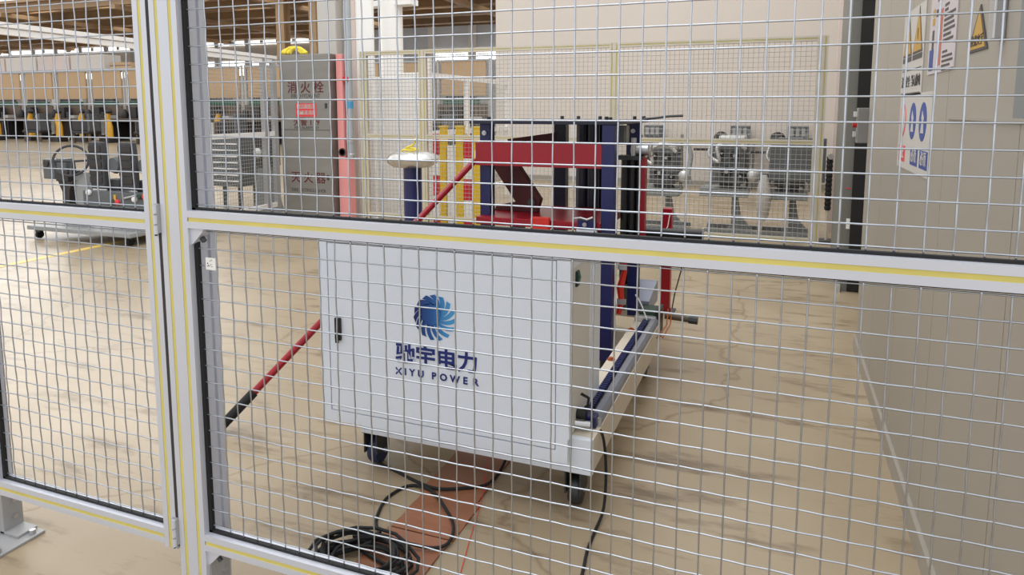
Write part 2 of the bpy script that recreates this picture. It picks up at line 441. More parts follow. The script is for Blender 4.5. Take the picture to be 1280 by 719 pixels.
# ------------------------------------------------------------------ control cabinet on the cart
CX0, CX1, CY0, CY1, CZ0, CZ1 = -1.425, -0.552, 1.90, 2.27, 0.166, 0.798
cab = thing('control_cabinet', 'white steel control cabinet with blue emblem and black latch', 'cabinet', ((CX0 + CX1) / 2, (CY0 + CY1) / 2, CZ0))
body = MB().box(CX0, CX1, CY0 + 0.012, CY1, 0.242, CZ1).build('body', 'cabinet_white', cab, bevel=0.004)
MB().box(CX0, CX1, CY0, CY0 + 0.012, CZ0, 0.203).box(CX0, CX1, CY0, CY0 + 0.012, 0.786, CZ1).box(CX0, -1.391, CY0, CY0 + 0.012, 0.203, 0.786).box(-0.589, CX1, CY0, CY0 + 0.012, 0.203, 0.786).build('front_frame', 'cabinet_white', cab)
dr = MB().box(-1.388, -0.592, CY0 + 0.001, CY0 + 0.011, 0.206, 0.783).build('door', 'cabinet_white', cab, bevel=0.0015)
lt = MB().box(-1.362, -1.340, CY0 - 0.010, CY0 + 0.001, 0.455, 0.532).build('latch', 'black_plastic', dr, bevel=0.003)
MB().box(-1.358, -1.344, CY0 - 0.014, CY0 - 0.010, 0.447, 0.475).build('latch_tongue', 'rubber', dr, bevel=0.002)
# emblem: a swirl of blades round a core
eb = MB(); ex, ez, er = -0.991, 0.570, 0.0755; ye = CY0 - 0.0006
NBL = 15
core = []
def pt(r, a): return (ex + r * math.cos(a), ye, ez + r * math.sin(a))
for k in range(NBL):
    a = 2 * math.pi * k / NBL; w = 2 * math.pi / NBL
    open_ = 0.34 + 0.26 * (0.5 + 0.5 * math.cos(a + 0.5))         # blades stand further apart on the right
    ri = er * (0.44 - 0.22 * math.cos(a))
    left, right = [], []
    for j in range(7):
        t = j / 6; r = ri + (er - ri) * t
        tw = 0.55 * (1 - t)
        left.append(pt(r, a - w * 0.5 * (1 - open_ * t) - tw)); right.append(pt(r * (1 - 0.05 * t), a + w * 0.5 * (1 - open_ * t) - tw))
    eb.flat(left + right[::-1])
for k in range(NBL * 2):
    a = 2 * math.pi * k / (NBL * 2) ; core.append(pt(er * (0.455 - 0.22 * math.cos(a + 0.55)), a))
eb.flat(core)
eb.build('emblem', 'emblem', dr, label='blue turbine swirl emblem')
o = lettering('驰宇电力', 0.070, (-0.988, CY0 - 0.0006, 0.4345), '-y', 'print_navy', dr, bold=0.026, squash=1.05)
# first letter of the latin line is a stemless K: two left stubs and the two right strokes
lx, lz, lh, lw = -1.134, 0.366, 0.023, 0.021
kb = MB()
def stroke(x0, z0, x1, z1, w):
    d = Vector((x1 - x0, 0, z1 - z0)); n = Vector((-d.z, 0, d.x)).normalized() * w / 2
    kb.flat([(x0 + n.x, ye, z0 + n.z), (x1 + n.x, ye, z1 + n.z), (x1 - n.x, ye, z1 - n.z), (x0 - n.x, ye, z0 - n.z)])
stroke(lx, lz + lh, lx + 0.006, lz + lh * 0.62, 0.005); stroke(lx, lz, lx + 0.006, lz + lh * 0.38, 0.005)
stroke(lx + lw, lz + lh, lx + 0.009, lz + lh / 2, 0.005); stroke(lx + lw, lz, lx + 0.009, lz + lh / 2, 0.005)
kb.build('lettering', 'print_navy', dr)
for ch, x in zip('IYUPOWER', (-1.099, -1.0745, -1.043, -0.996, -0.962, -0.922, -0.886, -0.851)):
    lettering(ch, 0.032, (x, CY0 - 0.0006, 0.3775), '-y', 'print_navy', dr, bold=0.03)
# right side: raised frame round a recessed panel, switch, cable gland
sd = MB()
sd.box(CX1, CX1 + 0.004, CY0, CY0 + 0.03, 0.242, CZ1 - 0.002).box(CX1, CX1 + 0.004, CY1 - 0.13, CY1, 0.242, CZ1 - 0.002).box(CX1, CX1 + 0.004, CY0 + 0.03, CY1 - 0.13, CZ1 - 0.04, CZ1 - 0.002)
sd.build('side_frame', 'cabinet_white', cab)
box('side_panel', 'cabinet_side', cab, CX1, CX1 + 0.0015, CY0 + 0.03, CY1 - 0.13, 0.242, CZ1 - 0.04)
sw = MB().box(CX1, CX1 + 0.008, 1.962, 1.99, 0.695, 0.742).build('rocker_switch', 'black_plastic', cab, bevel=0.002)
MB().prism([(CX1 + 0.008, 0.70), (CX1 + 0.013, 0.72), (CX1 + 0.009, 0.738), (CX1 + 0.008, 0.738)], 'y', 1.966, 1.986).build('rocker', 'green_switch', sw)
box('label_plate', 'print_dark', cab, CX1, CX1 + 0.003, 1.962, 1.99, 0.772, 0.79)
gl = MB().cyl((CX1, 2.0, 0.285), (CX1 + 0.03, 2.0, 0.285), 0.017, 12).build('cable_gland', 'black_plastic', cab, smooth=True)
MB().tube([(CX1 + 0.02, 2.0, 0.30), (CX1 + 0.035, 2.0, 0.315), (CX1 + 0.035, 2.01, 0.335), (CX1 + 0.01, 2.01, 0.345)], 0.005, 6).build('wire_loop', 'rubber', gl)
MB().cyl((CX1, 1.975, 0.262), (CX1 + 0.045, 1.99, 0.258), 0.011, 10).build('terminal', 'steel', gl)
MB().box(CX1 + 0.02, CX1 + 0.058, 2.01, 2.05, 0.205, 0.275).build('connector', 'navy', cab, bevel=0.004)
MB().box(CX1 + 0.02, CX1 + 0.052, 2.006, 2.03, 0.19, 0.212).build('connector', 'red_paint', cab, bevel=0.003)

# ------------------------------------------------------------------ lifting rig on its wheeled cart
rig = thing('lifting_rig', 'navy lifting frame with red arms on a beige wheeled cart', 'lifting machine', (-0.97, 3.0, 0))
# long beams and cross members of the cart
for (x0, x1, ye_) in ((-0.602, -0.482, 3.19), (-1.31, -1.19, 3.68)):
    b = MB().box(x0, x1, 1.946, ye_, 0.132, 0.238).build('beam', 'beam_beige', rig, bevel=0.003)
fp = MB().box(-1.29, -0.482, 1.925, 1.945, 0.128, 0.240).build('front_plate', 'cabinet_white', rig, bevel=0.002)
for y in (2.25, 3.1): box('cross_member', 'beam_beige', rig, -1.19, -0.602, y, y + 0.06, 0.14, 0.165 if y < 2.3 else 0.2)
box('cross_member', 'beam_beige', rig, -1.19, -0.64, 3.54, 3.64, 0.14, 0.2)
# guide rail and toothed rack on the right beam
MB().prism([(-0.528, 0.238), (-0.484, 0.238), (-0.488, 0.252), (-0.497, 0.262), (-0.515, 0.262), (-0.524, 0.252)], 'y', 2.04, 3.16).build('guide_rail', 'guide_grey', rig)
rk = MB().box(-0.556, -0.530, 2.06, 3.16, 0.238, 0.246).build('rack', 'dark_navy', rig)
tb = MB()
for k in range(62):
    y = 2.064 + k * 0.0176; tb.box(-0.555, -0.531, y, y + 0.009, 0.246, 0.256)
tb.build('rack_teeth', 'blue_rack', rk, stuff=True)
box('rail_end_cap', 'steel', rig, -0.53, -0.482, 2.03, 2.04, 0.238, 0.264)
for y in (2.62, 3.02):
    MB().lathe((-0.585, y, 0.238), [(0.016, 0), (0.016, 0.004), (0.009, 0.004), (0.009, 0.010)], 10).build('anchor_bolt', 'copper', rig)
# casters
def caster(x, y, rz, mat_w):
    c = MB().box(x - 0.03, x + 0.03, y - 0.035, y + 0.035, 0.124, 0.130)
    c.box(x - 0.026, x - 0.021, y - 0.03, y + 0.05, 0.052, 0.126).box(x + 0.021, x + 0.026, y - 0.03, y + 0.05, 0.052, 0.126)
    f = c.build('caster', 'dark_steel', rig)
    MB().lathe((x, y + 0.02, 0.048), [(0.03, -0.018), (0.044, -0.018), (0.048, -0.01), (0.048, 0.01), (0.044, 0.018), (0.03, 0.018)], 20, 'x').build('wheel', mat_w, f, smooth=True)
    MB().cyl((x - 0.032, y + 0.02, 0.048), (x + 0.032, y + 0.02, 0.048), 0.008, 8).build('axle', 'steel', f)
caster(-1.262, 1.965, 0, 'caster_blue'); caster(-0.545, 1.965, 0, 'dark_steel'); caster(-1.25, 3.58, 0, 'caster_blue'); caster(-0.545, 3.08, 0, 'caster_blue')
# columns
for (x0, x1, y0, y1, zb, m) in ((-1.314, -1.262, 3.0, 3.06, 0.238, 'navy'), (-0.717, -0.661, 2.955, 3.03, 0.10, 'navy'),
                               (-1.127, -1.060, 3.56, 3.62, 0.20, 'dark_navy'), (-0.735, -0.667, 3.56, 3.62, 0.2, 'navy')):
    MB().box(x0, x1, y0, y1, zb, 1.158).build('column', m, rig, bevel=0.003)
for x in (-0.705, -0.673): box('column_foot', 'dark_steel', rig, x - 0.008, x + 0.008, 2.97, 3.01, 0.0, 0.10)
for x in (-0.955, -0.90):
    MB().cyl((x, 3.52, 0.2), (x, 3.52, 1.158), 0.034, 16).build('hydraulic_cylinder', 'dark_navy', rig, smooth=True)
box('mast_plate', 'dark_navy', rig, -0.99, -0.865, 3.57, 3.59, 0.2, 1.158)
tp = MB().box(-1.345, -0.64, 2.95, 3.66, 1.158, 1.174).build('top_plate', 'dark_navy', rig, bevel=0.002)
for (x, y) in ((-1.28, 3.03), (-1.09, 3.59), (-1.0, 3.59), (-0.86, 3.5), (-0.70, 3.59), (-0.69, 2.99), (-0.66, 3.63), (-0.78, 3.3)):
    MB().cyl((x, y, 1.174), (x, y, 1.19), 0.010, 6).build('bolt', 'dark_steel', tp)
MB().tube([(-0.66, 3.62, 1.175), (-0.60, 3.62, 1.18), (-0.53, 3.62, 1.19), (-0.46, 3.62, 1.193)], 0.007, 6).build('lever', 'dark_steel', tp)
for (x, y) in ((-1.288, 2.998), (-0.70, 3.558)):
    MB().lathe((x, y, 1.115), [(0.012, 0), (0.012, -0.008), (0.007, -0.008), (0.007, -0.014)], 8, 'y').build('bolt', 'steel', rig)
# red beam, sloping rear beam, folding arms, platform
MB().box(-1.317, -0.717, 2.955, 3.0, 0.966, 1.072).build('red_beam', 'red_paint', rig, bevel=0.002)
box('beam_end_plate', 'cabinet_white', rig, -1.325, -1.317, 2.965, 2.985, 1.0, 1.035)
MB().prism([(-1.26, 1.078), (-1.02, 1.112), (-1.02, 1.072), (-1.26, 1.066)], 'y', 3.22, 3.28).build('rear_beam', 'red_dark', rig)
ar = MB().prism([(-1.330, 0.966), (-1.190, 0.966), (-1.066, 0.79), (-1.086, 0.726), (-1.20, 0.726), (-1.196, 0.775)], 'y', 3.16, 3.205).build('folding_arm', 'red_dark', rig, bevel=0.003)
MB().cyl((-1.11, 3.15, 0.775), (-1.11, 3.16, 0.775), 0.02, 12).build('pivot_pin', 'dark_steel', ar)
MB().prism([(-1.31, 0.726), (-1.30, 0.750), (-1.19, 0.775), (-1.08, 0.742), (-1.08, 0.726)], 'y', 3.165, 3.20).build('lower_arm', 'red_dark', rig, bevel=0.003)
MB().box(-1.314, -0.717, 2.95, 3.42, 0.690, 0.726).build('platform', 'red_paint', rig, bevel=0.003)
for (x0, x1) in ((-1.29, -1.23), (-0.80, -0.74)):
    MB().box(x0, x1, 3.33, 3.40, 0.2, 0.690).build('platform_leg', 'dark_navy', rig)
bl = MB().box(-1.035, -0.945, 2.925, 2.95, 0.676, 0.742).build('stop_block', 'red_orange', rig, bevel=0.006)
MB().box(-1.06, -0.92, 2.915, 2.95, 0.668, 0.678).build('stop_flange', 'red_orange', rig)
ck = MB().box(-0.815, -0.735, 2.925, 2.95, 0.700, 0.742).build('clamp', 'navy', rig, bevel=0.004)
MB().lathe((-0.78, 2.925, 0.722), [(0.010, 0), (0.010, -0.01), (0.005, -0.01), (0.005, -0.016)], 10, 'y').build('clamp_bolt', 'steel', ck)
MB().tube([(-0.83, 2.93, 0.745), (-0.80, 2.92, 0.752), (-0.77, 2.92, 0.745), (-0.745, 2.925, 0.755)], 0.005, 6).build('clamp_wire', 'steel', ck)
box('clamp_foot', 'cabinet_white', rig, -0.82, -0.73, 2.93, 2.95, 0.676, 0.700)
# black drag chains and guide strips beside the right column
for (x, r) in ((-0.690, 0.020), (-0.652, 0.017), (-0.622, 0.013)):
    MB().cyl((x, 3.33, 0.24), (x, 3.33, 0.985), r, 12).build('gas_strut', 'black_plastic', rig, smooth=True)
MB().box(-0.650, -0.606, 3.24, 3.29, 0.238, 0.62).build('column', 'navy', rig, bevel=0.003)
MB().box(-0.613, -0.585, 3.29, 3.34, 0.60, 0.998).build('guide_strip', 'red_paint', rig, bevel=0.002)
gb = MB().box(-0.717, -0.672, 3.20, 3.26, 1.065, 1.150).build('junction_box', 'engine_grey', rig, bevel=0.003)
MB().box(-0.672, -0.660, 3.20, 3.26, 1.07, 1.15).build('box_lid', 'stainless', gb)
vb = MB().cyl((-0.66, 3.32, 1.03), (-0.57, 3.32, 1.03), 0.026, 12).cyl((-0.645, 3.3, 1.0), (-0.645, 3.3, 1.09), 0.012, 10).build('valve', 'steel', rig, smooth=True)
MB().torus((-0.57, 3.32, 1.03), 0.026, 0.009, 'x', 18, 6).build('valve_flange', 'engine_light', vb)
MB().box(-0.72, -0.60, 3.28, 3.36, 0.985, 1.005).build('strut_bracket', 'dark_steel', rig)
MB().tube([(-0.622, 3.05, 0.66), (-0.634, 3.05, 0.58), (-0.626, 3.05, 0.5), (-0.645, 3.05, 0.42), (-0.638, 3.05, 0.36), (-0.65, 3.05, 0.30)], [0.014, 0.016, 0.012, 0.017, 0.014, 0.012], 8).build('red_strap', 'red_orange', rig, smooth=True)
for zz in (0.52, 0.36): box('strap_buckle', 'steel', rig, -0.655, -0.615, 3.03, 3.045, zz - 0.012, zz + 0.012)
MB().tube([(-0.64, 3.12, 0.30), (-0.64, 3.12, 0.42)], 0.012, 8).build('relay', 'motor_green', rig)
MB().cyl((-0.665, 3.6, 0.580), (-0.345, 3.6, 0.590), 0.028, 14).build('push_bar', 'black_plastic', rig, smooth=True)
box('push_bar_end', 'steel', rig, -0.345, -0.337, 3.585, 3.615, 0.56, 0.625)
# drive end of the right beam
MB().prism([(3.30, 0.238), (3.30, 0.30), (3.52, 0.345), (3.56, 0.345), (3.56, 0.238)], 'x', -0.65, -0.555).build('motor_bracket', 'plate_bluegrey', rig, bevel=0.003)
MB().torus((-0.655, 3.40, 0.30), 0.03, 0.009, 'x', 16, 6).build('belt_pulley', 'caster_blue', rig)
mt = MB().box(-0.585, -0.505, 3.20, 3.30, 0.150, 0.285).build('drive_motor', 'motor_green', rig, bevel=0.006)
box('motor_flange', 'black_plastic', mt, -0.505, -0.488, 3.19, 3.31, 0.15, 0.29)
MB().box(-0.60, -0.50, 3.16, 3.20, 0.238, 0.262).build('gear_housing', 'engine_light', rig, bevel=0.004)
sh = MB().cyl((-0.49, 3.38, 0.212), (-0.355, 3.38, 0.206), 0.014, 10).build('drive_shaft', 'bench_brown', rig, smooth=True)
MB().cyl((-0.375, 3.38, 0.207), (-0.332, 3.38, 0.205), 0.02, 8).build('coupling', 'dark_steel', sh)
for pts in ([(-0.60, 3.18, 0.36), (-0.575, 3.17, 0.33), (-0.545, 3.17, 0.26), (-0.53, 3.16, 0.238)], [(-0.595, 3.18, 0.36), (-0.56, 3.15, 0.31), (-0.535, 3.14, 0.25), (-0.53, 3.14, 0.238)],
            [(-0.47, 3.34, 0.26), (-0.465, 3.28, 0.20), (-0.48, 3.1, 0.19), (-0.50, 2.95, 0.238)], [(-0.455, 3.36, 0.26), (-0.45, 3.3, 0.2), (-0.47, 3.2, 0.16), (-0.48, 3.12, 0.20)]):
    MB().tube(pts, 0.0032, 5).build('wiring', 'print_white' if pts[0][0] < -0.5 else 'copper', rig)
pw = MB().box(-0.80, -0.735, 2.98, 3.02, 0.33, 0.50).build('pump_block', 'print_blue', rig, bevel=0.004)
box('pump_base', 'stainless', rig, -0.80, -0.735, 2.98, 3.02, 0.20, 0.33)
box('pump_filter', 'copper', rig, -0.775, -0.735, 2.96, 2.98, 0.2, 0.255)

# red stay pole leaning from the frame to the floor, black sleeve at its foot
p_top, p_bot = Vector((-1.335, 2.99, 0.985)), Vector((-1.935, 1.93, 0.016))
pole = thing('stay_pole', 'long red leaning pole with black rubber sleeve at its foot', 'pole', p_bot)
d = p_bot - p_top
MB().cyl(p_top, p_top + d * 0.88, 0.0145, 12).build('shaft', 'red_paint', pole, smooth=True)
MB().cyl(p_top + d * 0.88, p_bot, 0.0185, 12).build('sleeve', 'rubber', pole, smooth=True)

# red post with cable on the far right of the cart
rp_ = thing('floor_post', 'short red steel post with white wire standing right of the cart', 'post', (-0.605, 4.2, 0))
MB().box(-0.643, -0.579, 4.17, 4.23, 0.006, 0.635).build('shaft', 'red_paint', rp_, bevel=0.004)
box('foot_plate', 'dark_steel', rp_, -0.67, -0.55, 4.14, 4.26, 0, 0.006)
MB().tube([(-0.59, 4.166, 0.60), (-0.60, 4.166, 0.53), (-0.635, 4.165, 0.45), (-0.66, 4.15, 0.36)], 0.003, 5).build('wire_lead', 'print_white', rp_)
st_ = MB().tube([(-0.43, 3.6, 0.545), (-0.47, 3.8, 0.35), (-0.52, 3.95, 0.18), (-0.55, 4.02, 0.02)], 0.004, 5).build('brace_cable', 'dark_steel', rig)

# ------------------------------------------------------------------ cables and mats on the floor
def smooth_path(pts, sub=6):
    P = [Vector(p) for p in pts]; out = []
    for i in range(len(P) - 1):
        a, b, c, e = P[max(i - 1, 0)], P[i], P[i + 1], P[min(i + 2, len(P) - 1)]
        for k in range(sub):
            t = k / sub
            out.append(0.5 * ((2 * b) + (c - a) * t + (2 * a - 5 * b + 4 * c - e) * t * t + (3 * b - a - 3 * c + e) * t ** 3))
    out.append(P[-1]); return out
def cable(label, pts, r, m='rubber', cat='cable', n=7, group=None):
    o = MB().tube(smooth_path(pts), r, n).build('floor_cable', m, None, smooth=True); return tag(o, label, cat, group)
matt = thing('floor_mat', 'orange brown rubber mat running under the cabinet front', 'mat', (-0.92, 1.8, 0))
for (y0, y1, dx) in ((1.38, 1.655, 0.0), (1.66, 1.86, 0.008), (1.865, 2.30, -0.006)):
    mm = MB()
    n = 10; W = (-1.025 + dx, -0.825 + dx)
    top = []
    for i in range(n + 1):
        y = y0 + (y1 - y0) * i / n; top.append((y, 0.006 + 0.0022 * math.sin(i * 1.3 + dx * 90)))
    mm.prism([(y0, 0.0)] + top + [(y1, 0.0)], 'x', *W)
    mm.build('mat_section', 'floor_mat', matt)
Zc = 0.014
cable('black cable running from left caster under the cabinet', [(-1.30, 2.02, 0.006), (-1.265, 1.973, 0.006), (-1.146, 1.932, 0.006), (-1.071, 1.906, 0.006), (-0.982, 1.877, Zc), (-0.91, 1.905, Zc), (-0.836, 1.965, Zc), (-0.815, 2.06, 0.05), (-0.825, 2.13, 0.13)], 0.005)
cable('single wide loop of black cable lying across the orange mat', [(-1.023, 1.608, Zc), (-1.07, 1.66, 0.006), (-1.100, 1.74, 0.006), (-1.106, 1.80, 0.006), (-1.075, 1.875, 0.006), (-0.99, 1.86, Zc), (-0.895, 1.778, Zc), (-0.839, 1.711, Zc), (-0.821, 1.638, 0.012), (-0.85, 1.60, Zc), (-0.92, 1.588, Zc + .004), (-1.02, 1.585, Zc + .006), (-1.09, 1.572, 0.010)], 0.0048)
cable('black cable hanging from the cabinet side down to the floor on the right', [(-0.515, 2.045, 0.235), (-0.475, 2.02, 0.22), (-0.455, 1.99, 0.13), (-0.448, 1.94, 0.03), (-0.452, 1.85, 0.006), (-0.45, 1.76, 0.006), (-0.44, 1.68, 0.006), (-0.43, 1.58, 0.006), (-0.42, 1.40, 0.006)], 0.0046)
coilpts = []
for k in range(9 * 14):
    a = 2 * math.pi * k / 14; rr = 0.118 + 0.030 * math.sin(k * 0.37) ; turn = k / 14
    coilpts.append((-0.985 + rr * 1.0 * math.cos(a) + 0.012 * math.sin(turn * 2.1), 1.465 + rr * 0.72 * math.sin(a) + 0.008 * math.cos(turn * 3), 0.014 + 0.0058 * turn))
cl = MB().tube([(-1.17, 1.40, 0.008), (-1.12, 1.46, 0.008), (-1.06, 1.53, 0.012)] + coilpts, 0.0048, 7).build('cable_coil', 'rubber', None, smooth=True)
tag(cl, 'coiled heap of black cable on the mat behind the bottom rail', 'cable coil')
for k in range(3):
    cable(['slack black cable end left of the coil, nearest the post', 'slack black cable end left of the coil, middle one', 'slack black cable end left of the coil, reaching highest'][k],
          [(-1.19 + 0.012 * k, 1.40 + 0.016 * k, 0.006), (-1.13, 1.452 + 0.022 * k, 0.007), (-1.06, 1.505 + 0.024 * k, 0.015), (-1.0, 1.53 + 0.02 * k, 0.04)], 0.0052, group='slack cable ends by the coil')
cable('thin red string stretched from the cabinet over the mat', [(-0.915, 2.221, 0.13), (-0.88, 2.06, 0.03), (-0.826, 1.891, 0.01), (-0.78, 1.70, 0.003), (-0.739, 1.543, 0.003), (-0.70, 1.38, 0.003)], 0.0011, 'red_string', 'string', 5)
yl = MB().prism([(-5.70, 3.2), (-5.62, 3.2), (-5.70, 5.4), (-5.78, 5.4)], 'z', 0.0, 0.002).build('floor_line', 'line_yellow', None)
tag(yl, 'worn yellow line painted on the floor at far left', 'floor marking')

# ------------------------------------------------------------------ white machine enclosure on the right
XE = 0.41
enc = thing('machine_enclosure', 'tall white sheet metal machine enclosure along the right', 'enclosure', (0.9, 2.5, 0))
ys = [1.24, 1.52, 2.135, 2.75, 3.30, 3.86]
for i, (a, b) in enumerate(zip(ys, ys[1:])):
    MB().box(XE, XE + 0.05, a + 0.0015, b - 0.0015, 0.07, 2.9).build('panel', 'enclosure', enc, bevel=0.002)
box('core', 'seam', enc, XE + 0.012, 1.9, 1.26, 3.84, 0.0, 2.88)
box('skirting', 'enclosure', enc, XE - 0.012, XE + 0.012, 1.245, 3.86, 0.0, 0.07)
box('end_panel', 'enclosure', enc, XE + 0.05, 1.9, 3.84, 3.858, 0.02, 2.9)
# door handle ledge and darker window strip near the camera
MB().box(XE - 0.006, XE, 1.36, 2.10, 1.197, 1.205).build('ledge', 'enclosure', enc)
box('window_strip', 'stand_grey', enc, XE - 0.004, XE + 0.003, 1.30, 1.555, 1.20, 2.2)
ib = thing('interlock_switch', 'grey safety interlock box at the end of the white enclosure', 'switch box', (0.40, 3.90, 1.057))
MB().box(0.362, 0.436, 3.862, 3.94, 1.057, 1.232).build('housing', 'interlock_grey', ib, bevel=0.004)
for zz in (1.20, 1.10): MB().box(0.346, 0.362, 3.88, 3.92, zz - 0.014, zz + 0.014).build('mount_clip', 'engine_light', ib, bevel=0.002)
MB().cyl((0.342, 3.90, 1.145), (0.362, 3.90, 1.145), 0.012, 10).build('indicator', 'red_lens', ib)

# grey cabinet with black strip behind it
gc = thing('grey_machine_cabinet', 'dark grey machine cabinet with black edge behind the white enclosure', 'cabinet', (0.7, 5.4, 0))
MB().box(0.412, 0.468, 5.10, 5.9, 0.0, 2.12).box(0.468, 1.5, 5.14, 5.9, 0.0, 2.12).build('body', 'enclosure_grey', gc)
box('black_edge', 'black_strip', gc, 0.468, 0.60, 5.09, 5.14, 0.02, 2.5)
box('label_sticker', 'print_white', gc, 0.443, 0.466, 5.097, 5.10, 0.43, 0.50)
box('label_sticker', 'print_redlight', gc, 0.43, 0.462, 5.097, 5.10, 0.70, 0.706)
for x in (0.395,): box('floor_foot', 'engine_light', gc, x, x + 0.03, 5.06, 5.10, 0.0, 0.05)

# signs glued on the enclosure (flat print)
def sign(name, label, cat, y0, y1, z0, z1, m='paper_white'):
    """y0 = far edge, y1 = near edge"""
    return tag(MB().box(XE - 0.003, XE - 0.0002, y1, y0, z0, z1).build(name, m, None), label, cat)
def spr(parent, y0, y1, z0, z1, m, name='print'):
    return MB().box(XE - 0.0038, XE - 0.003, y1, y0, z0, z1).build(name, m, parent)
def triangle(parent, yc, z0, w, h, glyph):
    MB().prism([(yc + w / 2, z0), (yc - w / 2, z0), (yc, z0 + h)], 'x', XE - 0.0042, XE - 0.003).build('warning_triangle', 'print_dark', parent)
    k = 0.84
    MB().prism([(yc + w / 2 * k, z0 + h * 0.045), (yc - w / 2 * k, z0 + h * 0.045), (yc, z0 + h * 0.92)], 'x', XE - 0.0048, XE - 0.0042).build('triangle_field', 'print_yellow', parent)
    lettering(glyph, h * 0.5, (XE - 0.0052, yc, z0 + h * 0.34), '-x', 'print_dark', parent, 'symbol')
s = sign('warning_sign', 'white sign with two yellow warning triangles, farthest sign on the enclosure', 'sign', 2.90, 2.50, 1.27, 1.56)
triangle(s, 2.795, 1.405, 0.17, 0.15, '!'); triangle(s, 2.605, 1.405, 0.17, 0.15, '!')
spr(s, 2.88, 2.71, 1.385, 1.402, 'print_dark'); spr(s, 2.69, 2.52, 1.385, 1.402, 'print_dark')
lettering('注意安全', 0.042, (XE - 0.004, 2.795, 1.315), '-x', 'print_dark', s); lettering('当心触电', 0.042, (XE - 0.004, 2.605, 1.315), '-x', 'print_dark', s)
spr(s, 2.88, 2.52, 1.355, 1.358, 'print_dark'); spr(s, 2.88, 2.52, 1.276, 1.279, 'print_dark')
s = sign('notice_poster', 'pinkish notice poster with brick red bar and printed paragraphs', 'poster', 2.42, 2.075, 1.325, 1.64, 'paper')
spr(s, 2.285, 2.245, 1.345, 1.50, 'print_brick')
spr(s, 2.40, 2.345, 1.335, 1.395, 'print_blue'); spr(s, 2.375, 2.35, 1.395, 1.45, 'print_dark')
for k, (yy, zz) in enumerate(((2.38, 1.49), (2.335, 1.485), (2.38, 1.465))): spr(s, yy, yy - 0.03, zz, zz + 0.02, 'print_yellow' if k != 1 else 'print_dark')
lettering('安全须知', 0.05, (XE - 0.004, 2.23, 1.545), '-x', 'print_brick', s)
for k in range(8): spr(s, 2.225, 2.225 - (0.05, 0.04, 0.13, 0.11, 0.12, 0.13, 0.09, 0.12)[k], 1.50 - 0.0135 * k, 1.507 - 0.0135 * k, 'print_dark', 'text_line')
for k in range(4): spr(s, 2.225, 2.225 - (0.06, 0.12, 0.13, 0.10)[k], 1.375 - 0.0125 * k, 1.381 - 0.0125 * k, 'print_dark', 'text_line')
spr(s, 2.22, 2.08, 1.327, 1.331, 'print_dark', 'text_line')
s = tag(MB().prism([(1.945, 1.352), (1.775, 1.352), (1.855, 1.455)], 'x', XE - 0.003, XE - 0.0002).build('warning_sticker', 'print_dark', None), 'single yellow triangular warning sticker right of the poster', 'sticker')
MB().prism([(1.925, 1.358), (1.793, 1.358), (1.856, 1.443)], 'x', XE - 0.0036, XE - 0.003).build('triangle_field', 'print_yellow', s)
lettering('注意夹手', 0.026, (XE - 0.004, 1.86, 1.375), '-x', 'print_dark', s, bold=0.01)
s = sign('safety_sign', 'white safety sign with blue mandatory circles and a red prohibition ring', 'sign', 2.88, 2.31, 1.02, 1.275)
for yc, ring in ((2.80, True), (2.61, False), (2.435, False)):
    zc = 1.185; rr = 0.058 if ring else 0.060
    poly = [(yc + rr * math.cos(2 * math.pi * k / 24), zc + rr * math.sin(2 * math.pi * k / 24)) for k in range(24)]
    MB().prism(poly, 'x', XE - 0.0038, XE - 0.003).build('disc', 'print_redlight' if ring else 'print_blue', s)
    q = 0.82
    if ring:
        MB().prism([(yc + (y - yc) * q, zc + (z - zc) * q) for y, z in poly], 'x', XE - 0.0044, XE - 0.0038).build('disc_field', 'paper_white', s)
    else:
        MB().prism([(yc + 0.028, zc - 0.035), (yc - 0.022, zc - 0.035), (yc - 0.012, zc), (yc - 0.02, zc + 0.01), (yc - 0.004, zc + 0.022), (yc + 0.012, zc + 0.034), (yc + 0.022, zc + 0.012), (yc + 0.012, zc)], 'x', XE - 0.0044, XE - 0.0038).build('figure', 'paper_white', s)
for yc, m, t in ((2.785, 'print_redlight', '禁止'), (2.55, 'print_blue', '必须'), (2.39, 'print_blue', '必须')):
    spr(s, yc + 0.062, yc - 0.064, 1.043, 1.098, m, 'caption_field')
    lettering(t, 0.046, (XE - 0.0044, yc, 1.071), '-x', 'paper_white', s, bold=0.01)
pn = thing('wall_bracket', 'small steel bracket bar high on the enclosure right of the sticker', 'bracket', (XE - 0.01, 1.70, 1.36))
MB().box(XE - 0.022, XE, 1.655, 1.70, 1.36, 1.62).build('bar', 'steel', pn, bevel=0.003)
box('bracket_plate', 'print_dark', pn, XE - 0.006, XE, 1.70, 1.735, 1.38, 1.46)

